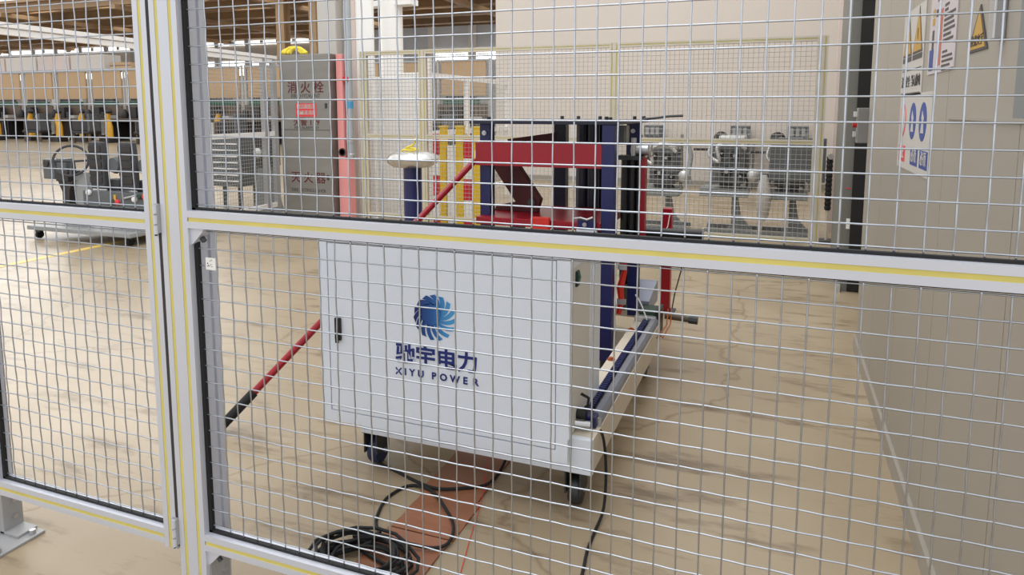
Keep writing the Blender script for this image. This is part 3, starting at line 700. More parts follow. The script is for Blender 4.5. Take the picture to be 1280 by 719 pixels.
# ------------------------------------------------------------------ far fence across the aisle (parallel to the near one)
def far_mesh(name, x0, x1, z0, z1, y, parent, pitch=0.04, r=0.0017):
    b = MB(); n = int((x1 - x0) / pitch)
    for k in range(1, n + 1): b.tube([(x0 + k * (x1 - x0) / (n + 1), y, z0), (x0 + k * (x1 - x0) / (n + 1), y, z1)], r, 4, False)
    n = int((z1 - z0) / pitch)
    for k in range(1, n + 1): b.tube([(x0, y, z0 + k * (z1 - z0) / (n + 1)), (x1, y, z0 + k * (z1 - z0) / (n + 1))], r, 4, False)
    return b.build(name, 'far_wire', parent, stuff=True)
YB = 6.03
ff = thing('far_fence', 'cream framed wire mesh fence across the aisle behind the lifting rig', 'fence', (-1.4, YB, 0))
fx = [-3.90, -3.235, -1.36, 0.29]
for i, x in enumerate(fx):
    w = 0.08
    p = MB().prism([(x - w / 2 + a, YB - 0.02 + b) for a, b in slot_profile(w, 0.04, 2, 1)], 'z', 0.008, 1.80).build('post', 'cream_alu', ff)
    for dx in (-0.02, 0.02): MB().box(x + dx - 0.0022, x + dx + 0.0022, YB - 0.019, YB - 0.015, 0.03, 1.79).build('slot_cover', 'yellow_strip', p)
    box('base_plate', 'aluminium_dull', p, x - 0.07, x + 0.07, YB - 0.07, YB + 0.07, 0, 0.008)
for a, b in zip(fx, fx[1:]):
    for z0 in (0.15, 0.945, 1.76):
        r = MB().prism([(YB - 0.02 + u, z0 + v) for u, v in slot_profile(0.04, 0.04, 1, 1)], 'x', a + 0.04, b - 0.04).build('rail', 'cream_alu', ff)
        MB().box(a + 0.042, b - 0.042, YB - 0.019, YB - 0.015, z0 + 0.0175, z0 + 0.022).build('slot_cover', 'yellow_strip', r)
    far_mesh('wire_mesh', a + 0.04, b - 0.04, 0.985, 1.76, YB, ff); far_mesh('wire_mesh', a + 0.04, b - 0.04, 0.19, 0.945, YB, ff)
# white fence running back from the cream fence
f2 = thing('white_fence_return', 'white framed mesh fence running back behind the barrier', 'fence', (-3.68, 8.2, 0))
for y in (6.98, 8.0, 9.4): MB().box(-3.71, -3.65, y - 0.03, y + 0.03, 0.0, 1.80 if y < 7 else 1.62).build('post', 'white_alu', f2)
for z0 in (0.15, 0.93, 1.58): box('rail', 'white_alu', f2, -3.70, -3.66, 7.01, 9.4, z0, z0 + 0.06)
b = MB()
for k in range(1, 40):
    y = 7.01 + 0.06 * k; b.tube([(-3.68, y, 0.2), (-3.68, y, 1.58)], 0.002, 4, False)
for k in range(1, 23): b.tube([(-3.68, 7.01, 0.2 + 0.06 * k), (-3.68, 9.4, 0.2 + 0.06 * k)], 0.002, 4, False)
b.build('wire_mesh', 'far_wire', f2, stuff=True)

# ------------------------------------------------------------------ white fence running away on the left, open passage with header
lf = thing('white_side_fence', 'white framed mesh fence running back on the left to the fire cabinet', 'fence', (-5.3, 5.6, 0))
def along(y): return -5.09 - 0.09 * (y - 3.33)      # the run drifts a little to the left
def slant_rail(name, y0, y1, z0, h, w, m):
    a0, a1 = along(y0), along(y1)
    vs = [(a0 - w, y0, z0), (a0 + w, y0, z0), (a1 + w, y1, z0), (a1 - w, y1, z0)]
    b = MB(); b._faces(vs + [(x, y, z + h) for x, y, z in vs], [(3, 2, 1, 0), (4, 5, 6, 7), (0, 1, 5, 4), (1, 2, 6, 5), (2, 3, 7, 6), (3, 0, 4, 7)])
    return b.build(name, m, lf)
slant_rail('header_rail', 2.2, 6.5, 1.745, 0.042, 0.02, 'white_alu'); slant_rail('header_rail', 2.2, 6.5, 1.795, 0.035, 0.03, 'white_alu')
slant_rail('mid_rail', 5.05, 6.45, 0.93, 0.05, 0.02, 'white_alu'); slant_rail('low_rail', 5.05, 6.45, 0.12, 0.05, 0.02, 'white_alu')
for y in (2.2, 5.05, 6.27, 6.45): box('post', 'aluminium_dull', lf, along(y) - 0.025, along(y) + 0.025, y - 0.03, y + 0.03, 0, 1.79)
b = MB()
for z0, z1 in ((0.98, 1.745), (0.17, 0.93)):
    for k in range(1, 34):
        y = 5.08 + k * 0.04; b.tube([(along(y), y, z0), (along(y), y, z1)], 0.002, 4, False)
    for k in range(1, int((z1 - z0) / 0.04)):
        z = z0 + 0.04 * k; b.tube([(along(5.08), 5.08, z), (along(6.42), 6.42, z)], 0.002, 4, False)
b.build('wire_mesh', 'far_wire', lf, stuff=True)
tbx = MB().box(-6.62, -6.02, 6.6, 6.95, 0.30, 0.92).build('dark_box', 'sim_grey', None, bevel=0.01)
tag(tbx, 'dark box on legs with mesh highlights as white bars, seen through the white side fence', 'equipment')
for k in range(7): box('highlight_bar', 'white_alu', tbx, -6.58, -6.06, 6.585, 6.6, 0.36 + 0.075 * k, 0.375 + 0.075 * k)  # white bars stand in for fence mesh highlights on the dark box
for x in (-6.58, -6.10): MB().box(x, x + 0.04, 6.62, 6.66, 0, 0.30).box(x, x + 0.04, 6.88, 6.92, 0, 0.30).build('box_leg', 'dark_steel', tbx)
tt = thing('grey_machine_stand', 'grey machine stand with dark head between side fence and fire cabinet', 'stand', (-5.75, 6.75, 0))
MB().prism([(-5.92, 0.0), (-5.60, 0.0), (-5.64, 0.12), (-5.70, 0.55), (-5.82, 0.55), (-5.88, 0.12)], 'y', 6.65, 6.85).build('pedestal', 'stand_grey', tt, bevel=0.01)
MB().box(-5.86, -5.66, 6.62, 6.88, 0.55, 0.92).build('head', 'machine_dark', tt, bevel=0.015)
MB().lathe((-5.76, 6.62, 0.72), [(0.06, 0), (0.06, -0.03), (0.03, -0.05)], 12, 'y').build('chuck', 'engine_light', tt, smooth=True)

# ------------------------------------------------------------------ fire cabinet, pipe, column
fc = thing('fire_cabinet', 'stainless fire hydrant cabinet with red lettering beside the pink cover', 'fire cabinet', (-4.48, 6.0, 0))
FY = 5.85
MB().box(-4.80, -4.185, FY + 0.012, 6.09, 0, 1.78).build('body', 'stainless', fc, bevel=0.004)
du = MB().box(-4.792, -4.193, FY, FY + 0.012, 1.025, 1.772).build('upper_door', 'stainless', fc, bevel=0.004)
dl = MB().box(-4.792, -4.193, FY, FY + 0.012, 0.012, 1.010).build('lower_door', 'stainless', fc, bevel=0.004)
lettering('消 火 栓', 0.125, (-4.475, FY - 0.001, 1.442), '-y', 'print_red', du, bold=0.012)
lettering('FIRE HYDRANT', 0.058, (-4.475, FY - 0.001, 1.362), '-y', 'print_dark', du, squash=0.9)
st = MB().box(-4.60, -4.345, FY - 0.0015, FY, 1.155, 1.29).build('sticker', 'print_redlight', du)
for zz in (1.238, 1.178): MB().box(-4.583, -4.362, FY - 0.002, FY - 0.0015, zz, zz + 0.042).build('sticker_field', 'paper_white', st)
lettering('消防设施', 0.044, (-4.472, FY - 0.003, 1.259), '-y', 'print_redlight', st); lettering('严禁遮挡', 0.044, (-4.472, FY - 0.003, 1.199), '-y', 'print_redlight', st)
lettering('火警 119', 0.085, (-4.475, FY - 0.001, 1.098), '-y', 'print_red', du, bold=0.012)
lettering('FIRE ALARM 119', 0.042, (-4.475, FY - 0.001, 1.045), '-y', 'print_dark', du)
lettering('灭 火 器', 0.12, (-4.475, FY - 0.001, 0.53), '-y', 'print_red', dl, bold=0.012)
lettering('FIRE EXTINGUISHER', 0.05, (-4.475, FY - 0.001, 0.405), '-y', 'print_dark', dl, squash=0.95)
for dd, zz in ((du, 1.24), (dl, 0.52)): MB().box(-4.245, -4.222, FY - 0.008, FY, zz, zz + 0.05).build('lock', 'dark_steel', dd, bevel=0.003)
rag = MB()
for k in range(6):
    rag.tube(smooth_path([(-4.80 + 0.02 * k, 5.90 + 0.02 * (k % 2), 1.797), (-4.76 + 0.02 * k, 5.93, 1.835 + 0.008 * (k % 3)), (-4.66 + 0.015 * k, 5.95, 1.85 - 0.01 * (k % 2)), (-4.57 + 0.012 * k, 5.94, 1.797)]), 0.016, 7)
tag(rag.build('yellow_strap', 'yellow_rag', None, smooth=True), 'bunched yellow strap lying on top of the fire cabinet', 'strap')
pc = thing('pipe_cover', 'tall pink painted pipe cover right of the fire cabinet', 'pipe cover', (-4.11, 5.97, 0))
MB().box(-4.160, -4.088, 5.93, 6.03, 0.74, 1.775).build('cover', 'pink_cover', pc, bevel=0.004)
MB().box(-4.160, -4.030, 5.93, 6.03, 0.0, 0.74).build('cover', 'pink_cover', pc, bevel=0.004)
MB().box(-4.180, -4.160, 5.96, 6.03, 0.0, 1.775).build('side_return', 'col_pinkish', pc)
MB().lathe((-4.11, 5.93, 0.80), [(0.042, 0), (0.042, -0.006), (0.03, -0.006), (0.03, 0.0)], 14, 'y').build('opening', 'machine_dark', pc)
pp = thing('standpipe', 'vertical silver water pipe with blue band beside the pink cover', 'pipe', (-4.05, 5.98, 0.74))
PXp, PYp = -4.045, 5.985
MB().cyl((PXp, PYp, 0.74), (PXp, PYp, 4.2), 0.035, 16).build('pipe', 'pipe', pp, smooth=True)
MB().cyl((PXp, PYp, 1.24), (PXp, PYp, 1.31), 0.0365, 16).build('band', 'band_blue', pp, smooth=True, label='blue band')
for zz in (0.75, 0.90): MB().lathe((PXp, PYp, zz), [(0.042, 0), (0.042, 0.03), (0.038, 0.035)], 16).build('pipe_joint', 'steel', pp)
MB().cyl((PXp - 0.01, PYp - 0.03, 1.53), (PXp - 0.01, PYp - 0.06, 1.53), 0.028, 10).build('valve_wheel', 'barrier_red', pp)
def column(name, label, x0, x1, y0, y1, h, m):
    t = thing(name, label, 'column', ((x0 + x1) / 2, (y0 + y1) / 2, 0))
    fl = 0.022; xm = (x0 + x1) / 2
    MB().box(x0, x1, y0, y0 + fl, 0, h).build('flange', m, t); MB().box(x0, x1, y1 - fl, y1, 0, h).build('flange', m, t)
    MB().box(xm - 0.012, xm + 0.012, y0 + fl, y1 - fl, 0, h).build('web', m, t)
    box('base_plate', 'aluminium_dull', t, x0 - 0.05, x1 + 0.05, y0 - 0.05, y1 + 0.05, 0, 0.02)
    return t
column('steel_column', 'pale grey steel column rising behind the fire cabinet', -4.90, -4.66, 6.66, 6.96, 7.0, 'col_grey')
wp = thing('white_partition_panel', 'bright white sheet panel standing behind the silver pipe', 'panel', (-4.1, 6.6, 0))
MB().box(-4.37, -4.165, 6.62, 6.66, 0.02, 3.6).build('sheet', 'col_white', wp)
MB().box(-4.45, -4.37, 6.60, 6.66, 0.0, 3.6).build('edge_post', 'col_pinkish', wp)  # pinkish colour paints in a reddish reflection on the grey-white edge
box('foot', 'aluminium_dull', wp, -4.37, -4.14, 6.58, 6.70, 0, 0.02)
wc = thing('round_column', 'tall round white column behind the cream fence', 'column', (-4.74, 8.0, 0))
MB().cyl((-4.74, 8.0, 0.0), (-4.74, 8.0, 7), 0.145, 28).build('shaft', 'col_white', wc, smooth=True)
MB().lathe((-4.74, 8.0, 0), [(0.2, 0), (0.2, 0.06), (0.15, 0.09)], 28).build('plinth', 'col_grey', wc, smooth=True)
MB().box(-5.1, -4.4, 7.9, 8.1, 2.55, 2.62).build('cross_arm', 'col_white', wc)
wb = thing('white_box_panel', 'pair of white cladding sheets behind the cream fence, left of the barrier', 'panel', (-4.1, 7.0, 0))
MB().box(-4.42, -4.06, 6.95, 7.05, 0.0, 1.60).build('sheet', 'col_white', wb, bevel=0.01)
MB().box(-4.05, -3.80, 6.96, 7.04, 0.0, 1.64).build('sheet', 'col_white', wb, bevel=0.01)

# ------------------------------------------------------------------ blue post with foil-wrapped head
bpst = thing('bollard', 'navy blue bollard with a silver foil wrapped head', 'bollard', (-2.83, 5.0, 0))
MB().cyl((-2.83, 5.07, 0.0), (-2.83, 5.07, 0.77), 0.075, 20).build('shaft', 'navy', bpst, smooth=True)
MB().lathe((-2.83, 5.07, 0.745), [(0.06, 0.0), (0.16, 0.012), (0.205, 0.045), (0.215, 0.08), (0.19, 0.115), (0.12, 0.137), (0.03, 0.142)], 28).build('foil_head', 'foil', bpst, smooth=True)
MB().tube(smooth_path([(-2.90, 5.02, 0.885), (-2.86, 4.99, 0.90), (-2.80, 5.0, 0.895), (-2.77, 5.06, 0.90), (-2.84, 5.1, 0.905), (-2.88, 5.05, 0.91), (-2.79, 5.02, 0.94), (-2.76, 5.0, 0.99)]), 0.008, 6).build('tie_string', 'yellow_rag', bpst)

# ------------------------------------------------------------------ yellow / red / white barrier
br = thing('barrier', 'yellow posted barrier with red and white blocks left of the rig', 'barrier', (-2.7, 6.2, 0))
yb0 = 6.42
def bx(px): return px
sc_ = 6.42 / 5.7
for (x0, x1, zt) in ((-2.885, -2.825, 1.045), (-2.725, -2.65, 1.045), (-2.565, -2.485, 1.04)):
    p = MB().box(x0 * sc_, x1 * sc_, yb0 - 0.03, yb0 + 0.03, 0.0, zt).build('post', 'barrier_yellow', br, bevel=0.006)
    box('cap', 'barrier_yellow', p, x0 * sc_ - 0.004, x1 * sc_ + 0.004, yb0 - 0.034, yb0 + 0.034, zt, zt + 0.02)
for (x0, x1, off) in ((-2.96, -2.887, 0.0), (-2.72 + 0.06, -2.567, -0.03)):
    for k in range(5):
        z1 = 0.98 - k * 0.215 + off; m = 'barrier_red' if k % 2 == 0 else 'barrier_white'
        z0 = max(0.0, z1 - 0.215)
        if z1 > z0: MB().box(x0 * sc_, x1 * sc_, yb0 - 0.02, yb0 + 0.02, z0 + 0.002, z1).build('block', m, br, bevel=0.005)
MB().box(-2.82 * sc_, -2.728 * sc_, yb0 - 0.01, yb0 + 0.01, 0.02, 0.86).build('block', 'barrier_white', br, bevel=0.005)
MB().box(-2.97 * sc_, -2.48 * sc_, yb0 - 0.08, yb0 + 0.08, 0, 0.02).build('foot', 'dark_steel', br)

# ------------------------------------------------------------------ engines on grey stands beyond the far fence
def engine(label, x, y, scale, style):
    t = thing('engine_stand', label, 'engine', (x, y, 0), 'engines on stands')
    q = lambda v: v * scale
    def P(name, m, fn, **k):
        b = MB(); fn(b); b.xform(Matrix.Translation((x, y, 0)) @ Matrix.Scale(scale, 4)); return b.build(name, m, t, **k)
    P('stand_base', 'stand_grey', lambda b: b.prism([(-0.05, 0.0), (0.20, 0.0), (0.20, 0.03), (0.09, 0.16), (0.055, 0.38), (0.0, 0.38), (0.0, 0.05)], 'y', -0.04, 0.04).box(-0.25, 0.25, -0.22, -0.16, 0, 0.04).box(-0.25, 0.25, 0.16, 0.22, 0, 0.04).box(-0.03, 0.03, -0.2, 0.2, 0, 0.035))
    P('drip_tray', 'stand_grey', lambda b: b.box(-0.30, 0.16, -0.2, 0.2, 0.37, 0.45), bevel=0.004)
    bl = P('engine_block', 'engine_grey', lambda b: b.box(-0.16, 0.12, -0.16, 0.18, 0.50, 0.86).box(-0.20, 0.16, -0.12, 0.14, 0.66, 0.80), bevel=0.012)
    P('head_cover', 'engine_light', lambda b: b.box(-0.14, 0.12, -0.12, 0.14, 0.86, 0.97), bevel=0.02)
    P('oil_pan', 'dark_steel', lambda b: b.prism([(-0.14, 0.52), (0.10, 0.52), (0.06, 0.45), (-0.10, 0.45)], 'y', -0.12, 0.14))
    for (px, pz, r) in ((-0.05, 0.62, 0.055), (0.02, 0.78, 0.045), (-0.10, 0.80, 0.03), (0.08, 0.58, 0.032)):
        pu = P('pulley', 'black_plastic', lambda b: b.lathe((px, -0.16, pz), [(r, 0), (r, -0.012), (r * 0.85, -0.02), (r, -0.028), (r, -0.04)], 16, 'y'), smooth=True)
        P('pulley_hub', 'steel', lambda b: b.lathe((px, -0.20, pz), [(r * 0.35, 0.002), (r * 0.35, -0.008)], 10, 'y'))
    P('intake_pipe', 'engine_light', lambda b: b.tube(smooth_path([(-0.2, -0.14, 0.9), (-0.22, -0.17, 0.78), (-0.12, -0.2, 0.72), (-0.14, -0.2, 0.86), (0.0, -0.19, 0.93), (0.12, -0.17, 0.84)]), 0.018, 8), smooth=True)
    P('alternator', 'engine_light', lambda b: b.lathe((0.2, -0.05, 0.58), [(0.05, 0), (0.065, -0.02), (0.065, -0.08), (0.04, -0.1)], 14, 'y'), smooth=True)
    P('crank_handle', 'black_plastic', lambda b: b.cyl((-0.38, -0.1, 0.83), (-0.2, -0.1, 0.83), 0.012, 8))
    P('upright', 'stand_grey', lambda b: b.box(0.12, 0.15, 0.16, 0.19, 0.44, 1.02))
    if style == 1:
        P('side_tray', 'machine_dark', lambda b: b.box(0.13, 0.38, -0.1, 0.1, 0.54, 0.60).box(0.32, 0.36, -0.08, 0.08, 0.45, 0.54), bevel=0.004)
    if style == 2:
        P('radiator_cover', 'sim_grey', lambda b: b.box(-0.20, 0.30, -0.26, -0.22, 0.56, 0.98).box(-0.18, 0.28, -0.27, -0.26, 0.92, 0.96), bevel=0.005)
    if style == 0:
        P('flywheel', 'engine_light', lambda b: b.torus((-0.28, -0.14, 0.78), 0.075, 0.022, 'y', 18, 8), smooth=True)
        P('hose', 'pipe', lambda b: b.tube(smooth_path([(0.24, -0.1, 0.92), (0.27, -0.1, 0.8), (0.25, -0.1, 0.62), (0.27, -0.1, 0.5)]), 0.022, 8), smooth=True)
    return t
engine('engine on grey stand nearest the rig, with pale side hose', -1.08, 7.3, 0.95, 0)
engine('engine on grey stand in the middle, with silver pipes and side tray', -0.42, 7.3, 1.0, 1)
engine('engine on grey stand at right behind a dark grey cover', 0.12, 7.3, 0.98, 2)
bag = MB().lathe((-0.115, 7.035, 0.155), [(0.02, 0), (0.05, 0.06), (0.07, 0.2), (0.06, 0.34), (0.025, 0.45)], 10).build('plastic_bag', 'paper_white', None, smooth=True)
tag(bag, 'white plastic bag hanging on the dark covered engine', 'bag')
for (x, lb) in ((-2.0, 'grey control unit on a shelf against the partition, behind the leftmost engine'), (-0.66, 'grey control unit on a shelf against the partition, behind the middle engine'), (0.17, 'grey control unit on a shelf against the partition, behind the rightmost engine')):
    t = thing('control_unit', lb, 'control unit', (x, 11.4, 0), 'control units along the partition')
    MB().box(x - 0.35, x + 0.35, 11.25, 11.56, 0.74, 0.78).build('shelf', 'partition', t)
    for dx in (-0.3, 0.28): MB().box(x + dx, x + dx + 0.03, 11.3, 11.5, 0, 0.74).build('shelf_leg', 'engine_grey', t)
    MB().box(x - 0.05, x + 0.24, 11.3, 11.5, 0.79, 0.98).build('housing', 'engine_grey', t, bevel=0.01)
    for k in range(3): MB().box(x - 0.02 + 0.08 * k, x + 0.03 + 0.08 * k, 11.295, 11.3, 0.83, 0.95).build('meter', 'sim_light', t)
    MB().lathe((x - 0.19, 11.36, 0.78), [(0.11, 0), (0.11, 0.03), (0.085, 0.08), (0.03, 0.11)], 14).build('dome_horn', 'machine_dark', t, smooth=True)
hs = thing('rubber_hose_stand', 'black ribbed hose standing upright beside the far fence end post', 'hose', (0.44, 7.0, 0))
b = MB()
pr_ = []
for k in range(24): pr_.append((0.03 if k % 2 else 0.024, 0.30 + k * 0.0215))
b.lathe((0.445, 7.0, 0), pr_, 10); b.build('hose', 'rubber', hs)
MB().cyl((0.445, 7.0, 0.02), (0.445, 7.0, 0.31), 0.014, 8).build('stand_tube', 'cream_alu', hs); MB().cyl((0.445, 7.0, 0), (0.445, 7.0, 0.02), 0.1, 14).build('stand_foot', 'dark_steel', hs)
MB().lathe((0.45, 6.98, 0.80), [(0.028, 0), (0.028, -0.02)], 10, 'y').build('nozzle_ring', 'engine_light', hs)
wr_ = struct(box('wall_right', 'partition', None, 1.45, 1.6, 5.95, 11.6, 0, 4.6))
cd = thing('corner_panel', 'narrow pale wall panel with small socket beside the far fence end', 'panel', (0.55, 8.2, 0))
MB().box(0.50, 0.62, 7.6, 7.66, 0, 3.2).build('panel_sheet', 'col_pinkish', cd)
MB().box(0.62, 0.80, 7.6, 7.64, 0, 3.2).build('panel_sheet', 'paper_white', cd)
for zz in (1.40, 1.32): box('socket', 'print_dark', cd, 0.635, 0.655, 7.595, 7.6, zz, zz + 0.04)

# ------------------------------------------------------------------ driving trainer at far left
dt = thing('driving_trainer', 'grey driving trainer rig with steering wheel and two dark seats', 'driving trainer', (-6.1, 4.9, 0))
sy = 4.8
MB().prism([(-6.70, 4.47), (-5.36, 4.47), (-5.36, 5.4), (-6.4, 5.4)], 'z', 0.085, 0.125).build('base_frame', 'sim_light', dt, bevel=0.006)
for (x, y) in ((-6.60, 4.52), (-5.45, 4.55), (-6.3, 5.33), (-5.45, 5.33)):
    c = MB().box(x - 0.03, x + 0.03, y - 0.02, y + 0.02, 0.06, 0.086).build('caster', 'dark_steel', dt)
    MB().lathe((x, y, 0.035), [(0.035, -0.014), (0.035, 0.014)], 14, 'x').build('wheel', 'rubber', c)
MB().box(-6.80, -6.64, 4.74, 4.86, 0.545, 0.74).box(-6.64, -6.5, 4.76, 4.85, 0.62, 0.75).build('dash_unit', 'sim_grey', dt, bevel=0.01)
MB().box(-6.60, -6.43, 4.72, 4.86, 0.53, 0.63).build('steering_column_box', 'machine_dark', dt, bevel=0.008)
MB().cyl((-6.74, 4.725, 0.70), (-6.74, 4.74, 0.70), 0.035, 12).build('gauge', 'machine_dark', dt)
dl2 = MB().prism([(-6.62, 0.54), (-6.40, 0.54), (-6.46, 0.45), (-6.5, 0.125), (-6.58, 0.125), (-6.56, 0.42)], 'y', 4.75, 4.85).build('dash_leg', 'machine_dark', dt)
MB().prism([(-6.42, 0.6), (-6.28, 0.62), (-6.24, 0.4), (-6.3, 0.125), (-6.4, 0.125)], 'y', 4.78, 4.84).build('support_panel', 'sim_light', dt, bevel=0.004)
whl = MB().torus((0, 0, 0), 0.15, 0.012, 'z', 32, 8)
whl.tube([(-0.15, 0, 0), (0.0, 0.0, -0.03), (0.15, 0, 0)], 0.011, 6).tube([(0, -0.15, 0), (0, 0, -0.03)], 0.011, 6)
whl.xform(Matrix.Translation((-6.40, 4.74, 0.735)) @ Matrix.Rotation(R(40), 4, 'Z') @ Matrix.Rotation(R(72), 4, 'X'))
whl.build('steering_wheel', 'seat_grey', dt, smooth=True)
MB().tube([(-6.42, 4.77, 0.73), (-6.50, 4.84, 0.62)], 0.022, 10).build('steering_shaft', 'dark_steel', dt)
for sx_ in (-6.09, -5.70):
    s = MB().prism([(-0.085, 0.47), (0.10, 0.47), (0.10, 0.72), (0.085, 0.92), (-0.09, 0.92), (-0.10, 0.7)], 'y', -0.03, 0.03).xform(Matrix.Translation((sx_, 4.79, 0))).build('seat_back', 'seat_grey', dt, bevel=0.015)
    for k in range(5): MB().box(sx_ - 0.085, sx_ + 0.075, 4.752, 4.759, 0.53 + 0.075 * k, 0.585 + 0.075 * k).build('seat_rib', 'machine_dark', s, bevel=0.002)
    MB().lathe((sx_ + 0.17, 4.80, 0.70), [(0.07, 0), (0.085, 0.03), (0.07, 0.06)], 14, 'y').build('bolster', 'sim_grey', dt, smooth=True)
    MB().box(sx_ + 0.02, sx_ + 0.2, 4.83, 4.95, 0.455, 0.56).build('seat_cushion', 'seat_grey', dt, bevel=0.015)
ds = MB().box(-6.24, -5.36, 4.72, 5.2, 0.30, 0.455).build('seat_box', 'sim_grey', dt, bevel=0.005)
for (x, z, m) in ((-5.84, 0.36, 'motor_green'), (-5.78, 0.36, 'print_redlight'), (-5.56, 0.40, 'print_white'), (-5.43, 0.43, 'print_redlight'), (-5.49, 0.43, 'motor_green'), (-6.15, 0.44, 'print_white')):
    MB().lathe((x, 4.72, z), [(0.028, 0), (0.028, -0.02), (0.018, -0.028)], 12, 'y').build('control_knob', m, ds)
for (x, z) in ((-5.82, 0.40), (-5.44, 0.37)): box('yellow_tag', 'robot_yellow', ds, x - 0.01, x + 0.015, 4.715, 4.72, z - 0.03, z + 0.03)
MB().tube([(-5.70, 4.71, 0.40), (-5.6, 4.70, 0.42), (-5.52, 4.705, 0.44)], 0.01, 6).build('lever', 'steel', ds)
MB().box(-5.95, -5.75, 4.85, 5.05, 0.125, 0.31).box(-5.6, -5.42, 4.85, 5.05, 0.125, 0.31).build('seat_leg', 'sim_light', dt)

# ------------------------------------------------------------------ far production line
words = ['first', 'second', 'third', 'fourth', 'fifth', 'sixth', 'seventh', 'eighth', 'ninth', 'tenth', 'eleventh', 'twelfth']
def make_station(x, y):
    t = thing('work_station', '', 'work station', (x, y, 0), 'far work stations')
    MB().box(x - 0.80, x + 0.80, y, y + 0.06, 1.70, 2.82).build('back_board', 'board_tan', t)
    MB().box(x - 0.92, x + 0.92, y - 0.02, y + 0.08, 2.82, 2.88).build('board_trim', 'far_wall_grey', t)
    MB().box(x - 0.70, x + 0.62, y - 0.08, y, 1.42, 1.58).build('green_bar', 'green_paint', t)
    MB().box(x - 0.6, x + 0.5, y - 0.12, y - 0.02, 1.60, 1.68).build('lamp_bar', 'machine_dark', t)
    for dx in (-0.97, 0.91): MB().box(x + dx, x + dx + 0.06, y, y + 0.06, 0, 2.9).build('upright', 'col_grey', t)
    MB().box(x - 0.95, x + 0.95, y - 0.9, y, 0.82, 0.90).build('bench_top', 'bench_brown', t)
    MB().box(x - 0.9, x + 0.9, y - 0.1, y - 0.05, 0.1, 1.42).build('rear_panel', 'bench_brown', t)
    for dx in (-0.88, 0.82): MB().box(x + dx, x + dx + 0.06, y - 0.88, y - 0.1, 0, 0.82).build('bench_leg', 'machine_dark', t)
    MB().box(x - 0.3, x + 0.1, y - 0.5, y - 0.2, 0.9, 1.35).box(x + 0.2, x + 0.35, y - 0.5, y - 0.3, 0.9, 1.15).build('bench_vise', 'machine_dark', t, bevel=0.02)
    MB().lathe((x - 0.52, y - 0.5, 0.9), [(0.12, 0), (0.16, 0.15), (0.10, 0.3), (0.05, 0.36)], 10).build('bench_motor', 'machine_dark', t, smooth=True)
    MB().box(x + 0.5, x + 0.8, y - 0.6, y - 0.3, 0.9, 1.02).build('paper_stack', 'paper_white', t)  # stack of paper resting on the bench top
    return t
NS = 12; x_first, pitch, ys_ = -32.0, 2.02, 21.0
st0 = make_station(x_first, ys_)
for k in range(NS):
    s = st0 if k == 0 else copy_tree(st0)
    s.location.x = x_first + pitch * k
    s['label'] = 'tan backed work station with green bar, %s from the left in the far row' % words[k]
def make_robot(x, y):
    t = thing('yellow_machine', '', 'machine', (x, y, 0), 'yellow machines before the far row')
    MB().box(x - 0.18, x + 0.18, y - 0.2, y + 0.2, 0, 0.18).build('foot', 'machine_dark', t)
    MB().tube([(x, y, 0.18), (x + 0.02, y, 0.6), (x - 0.06, y, 0.9), (x + 0.08, y - 0.05, 1.15)], [0.13, 0.11, 0.10, 0.06], 8).build('body', 'robot_yellow', t, smooth=True)
    MB().lathe((x + 0.1, y - 0.05, 1.1), [(0.08, 0), (0.12, 0.08), (0.06, 0.18)], 10).build('head', 'machine_dark', t, smooth=True)
    MB().box(x - 0.3, x - 0.16, y - 0.1, y + 0.1, 0.3, 0.8).build('side_box', 'engine_light', t)
    return t
rb0 = make_robot(-31.2, 19.4)
xsr = [-31.2, -29.9, -28.3, -26.3, -25.4, -23.6, -22.2, -20.2, -18.6, -10.6]
for k, x in enumerate(xsr):
    s = rb0 if k == 0 else copy_tree(rb0)
    s.location = (x, 19.4 - 0.3 * (k % 2), 0)
    s['label'] = 'small yellow machine before the far stations, %s from the left' % words[k]
for k, (x, y) in enumerate([(-30.5, 18.8), (-27.2, 18.9), (-24.4, 18.8), (-21.3, 18.9), (-17.6, 18.9), (-9.6, 18.6)]):
    t = thing('floor_cart', 'low dark cart before the far stations, %s from the left' % words[k], 'cart', (x, y, 0), 'carts before the far row')
    MB().box(x - 0.5, x + 0.5, y - 0.3, y + 0.3, 0.35, 0.45).box(x - 0.45, x + 0.35, y - 0.25, y + 0.25, 0.45, 0.85).build('body', 'machine_dark', t, bevel=0.03)
    for dx in (-0.4, 0.4):
        for dy in (-0.22, 0.22): MB().cyl((x + dx, y + dy, 0), (x + dx, y + dy, 0.35), 0.05, 8).build('leg', 'bench_brown', t)
    MB().box(x + 0.36, x + 0.48, y - 0.25, y + 0.25, 0.45, 1.1).build('handle_panel', 'engine_grey', t)

# ------------------------------------------------------------------ far hall: end wall, windows, roof steelwork
fw_ = struct(box('wall_far', 'far_wall', None, -85, 2, 48, 48.4, 0, 7.4))
for k in range(26):
    x = -82 + 3.3 * k
    box('pilaster', 'far_wall_grey', fw_, x - 0.18, x + 0.18, 47.8, 48, 0, 7.2)
for k in range(25):
    x = -80.4 + 3.3 * k
    w = struct(box('window_%d' % (k + 1), 'glow_window', None, x - 1.2, x + 1.2, 47.94, 48.0, 4.2, 5.4))
    for dx in (-0.42, 0.38): box('mullion', 'far_wall_grey', w, x + dx, x + dx + 0.06, 47.9, 47.94, 4.2, 5.4)
    box('transom', 'far_wall_grey', w, x - 1.2, x + 1.2, 47.9, 47.94, 4.75, 4.81)
cs = struct(box('window_clerestory', 'glow_window', None, -85, 2, 47.92, 48.0, 6.75, 7.05))
for k in range(52):
    x = -84 + 1.65 * k; box('mullion', 'far_wall_grey', cs, x, x + 0.35 + 0.3 * (k % 3 == 0), 47.88, 47.92, 6.75, 7.05)
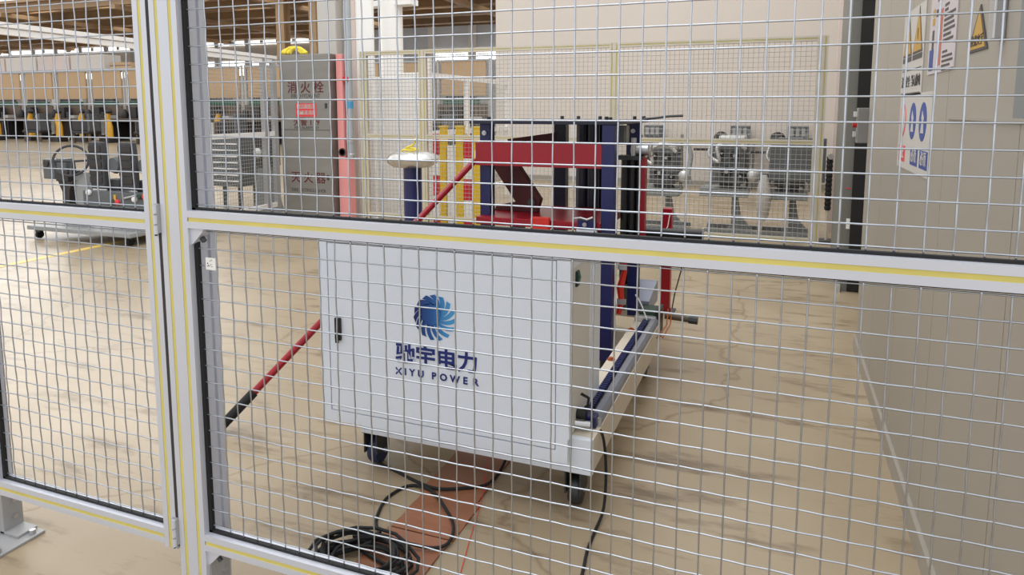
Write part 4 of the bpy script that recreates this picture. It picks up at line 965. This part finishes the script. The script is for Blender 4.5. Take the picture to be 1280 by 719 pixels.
wi = struct(box('wall_inner', 'far_wall_grey', None, -27, -9, 40, 40.3, 0, 6.45))
for k in range(7): box('pilaster', 'far_wall', wi, -26.6 + 2.8 * k, -26.1 + 2.8 * k, 39.85, 40, 0, 6.45)
for k in range(3):
    w = struct(box('window_%d' % (26 + k), 'glow_window', None, -20.6 + 1.5 * k, -19.2 + 1.5 * k, 39.94, 40.0, 4.35, 5.0))
    box('transom', 'far_wall_grey', w, -20.6 + 1.5 * k, -19.2 + 1.5 * k, 39.9, 39.94, 4.64, 4.70)
hc = thing('storage_deck', 'long steel deck on posts above and behind the far stations', 'deck', (-36, 26.5, 0))
MB().box(-45, -27.5, 25.8, 27.2, 3.20, 3.30).build('deck_plate', 'far_wall_grey', hc)
for k in range(9): MB().box(-44.6 + 2.1 * k, -44.4 + 2.1 * k, 26, 26.2, 0, 3.20).build('deck_post', 'col_grey', hc)
for k in range(5):
    x = -44.6 + 2.5 * k
    cu = thing('deck_cabinet', 'pinkish white cabinet on the deck, %s from the left' % words[k], 'cabinet', (x + 1.2, 26.5, 3.30), 'cabinets on the far deck')
    MB().box(x, x + 2.4, 26.02, 27, 3.30, 4.05).build('body', 'col_pinkish' if k % 2 else 'partition', cu, bevel=0.02)
    for dx in (0.02, 1.21): MB().box(x + dx, x + dx + 1.17, 26.0, 26.02, 3.34, 4.01).build('door', 'col_pinkish' if k % 2 else 'partition', cu)
cn = thing('carton', 'tan carton at the right end of the deck', 'box', (-31.1, 26.2, 3.30))
MB().box(-31.8, -30.4, 26, 26.4, 3.30, 3.62).build('body', 'board_tan', cn)
box('tape', 'bench_brown', cn, -31.8, -30.4, 25.995, 26.0, 3.44, 3.48)
rf = struct(box('ceiling', 'roof_brown', None, -85, 2, 29, 48.4, 7.6, 7.75))
for k in range(11):
    y = 29.4 + 1.75 * k
    box('purlin', 'truss', rf, -85, 2, y, y + 0.14, 7.15 + 0.2 * (k % 2), 7.6)
    box('purlin_flange', 'truss', rf, -85, 2, y - 0.12, y + 0.26, 7.10 + 0.2 * (k % 2), 7.15 + 0.2 * (k % 2))
for k in range(9):
    x = -82 + 9.4 * k
    box('main_beam', 'truss', rf, x - 0.2, x + 0.2, 29, 48, 6.85, 7.1)
for k in range(14):
    x = -80 + 5.9 * k
    for j in range(4): box('skylight', 'glow_window', rf, x + 1.5 * (j % 2), x + 2.4 + 1.5 * (j % 2), 29.8 + 3.5 * j, 31.0 + 3.5 * j, 7.57, 7.598)
for (x, y, w, lb) in ((-24.2, 30, 0.5, 'brown steel roof column behind the white side fence, left one'), (-22.2, 30, 0.42, 'brown steel roof column behind the white side fence, right one')):
    t = column('roof_column', lb, x - w / 2, x + w / 2, y - 0.25, y + 0.25, 7.0, 'truss')
print('objects', len(bpy.data.objects))
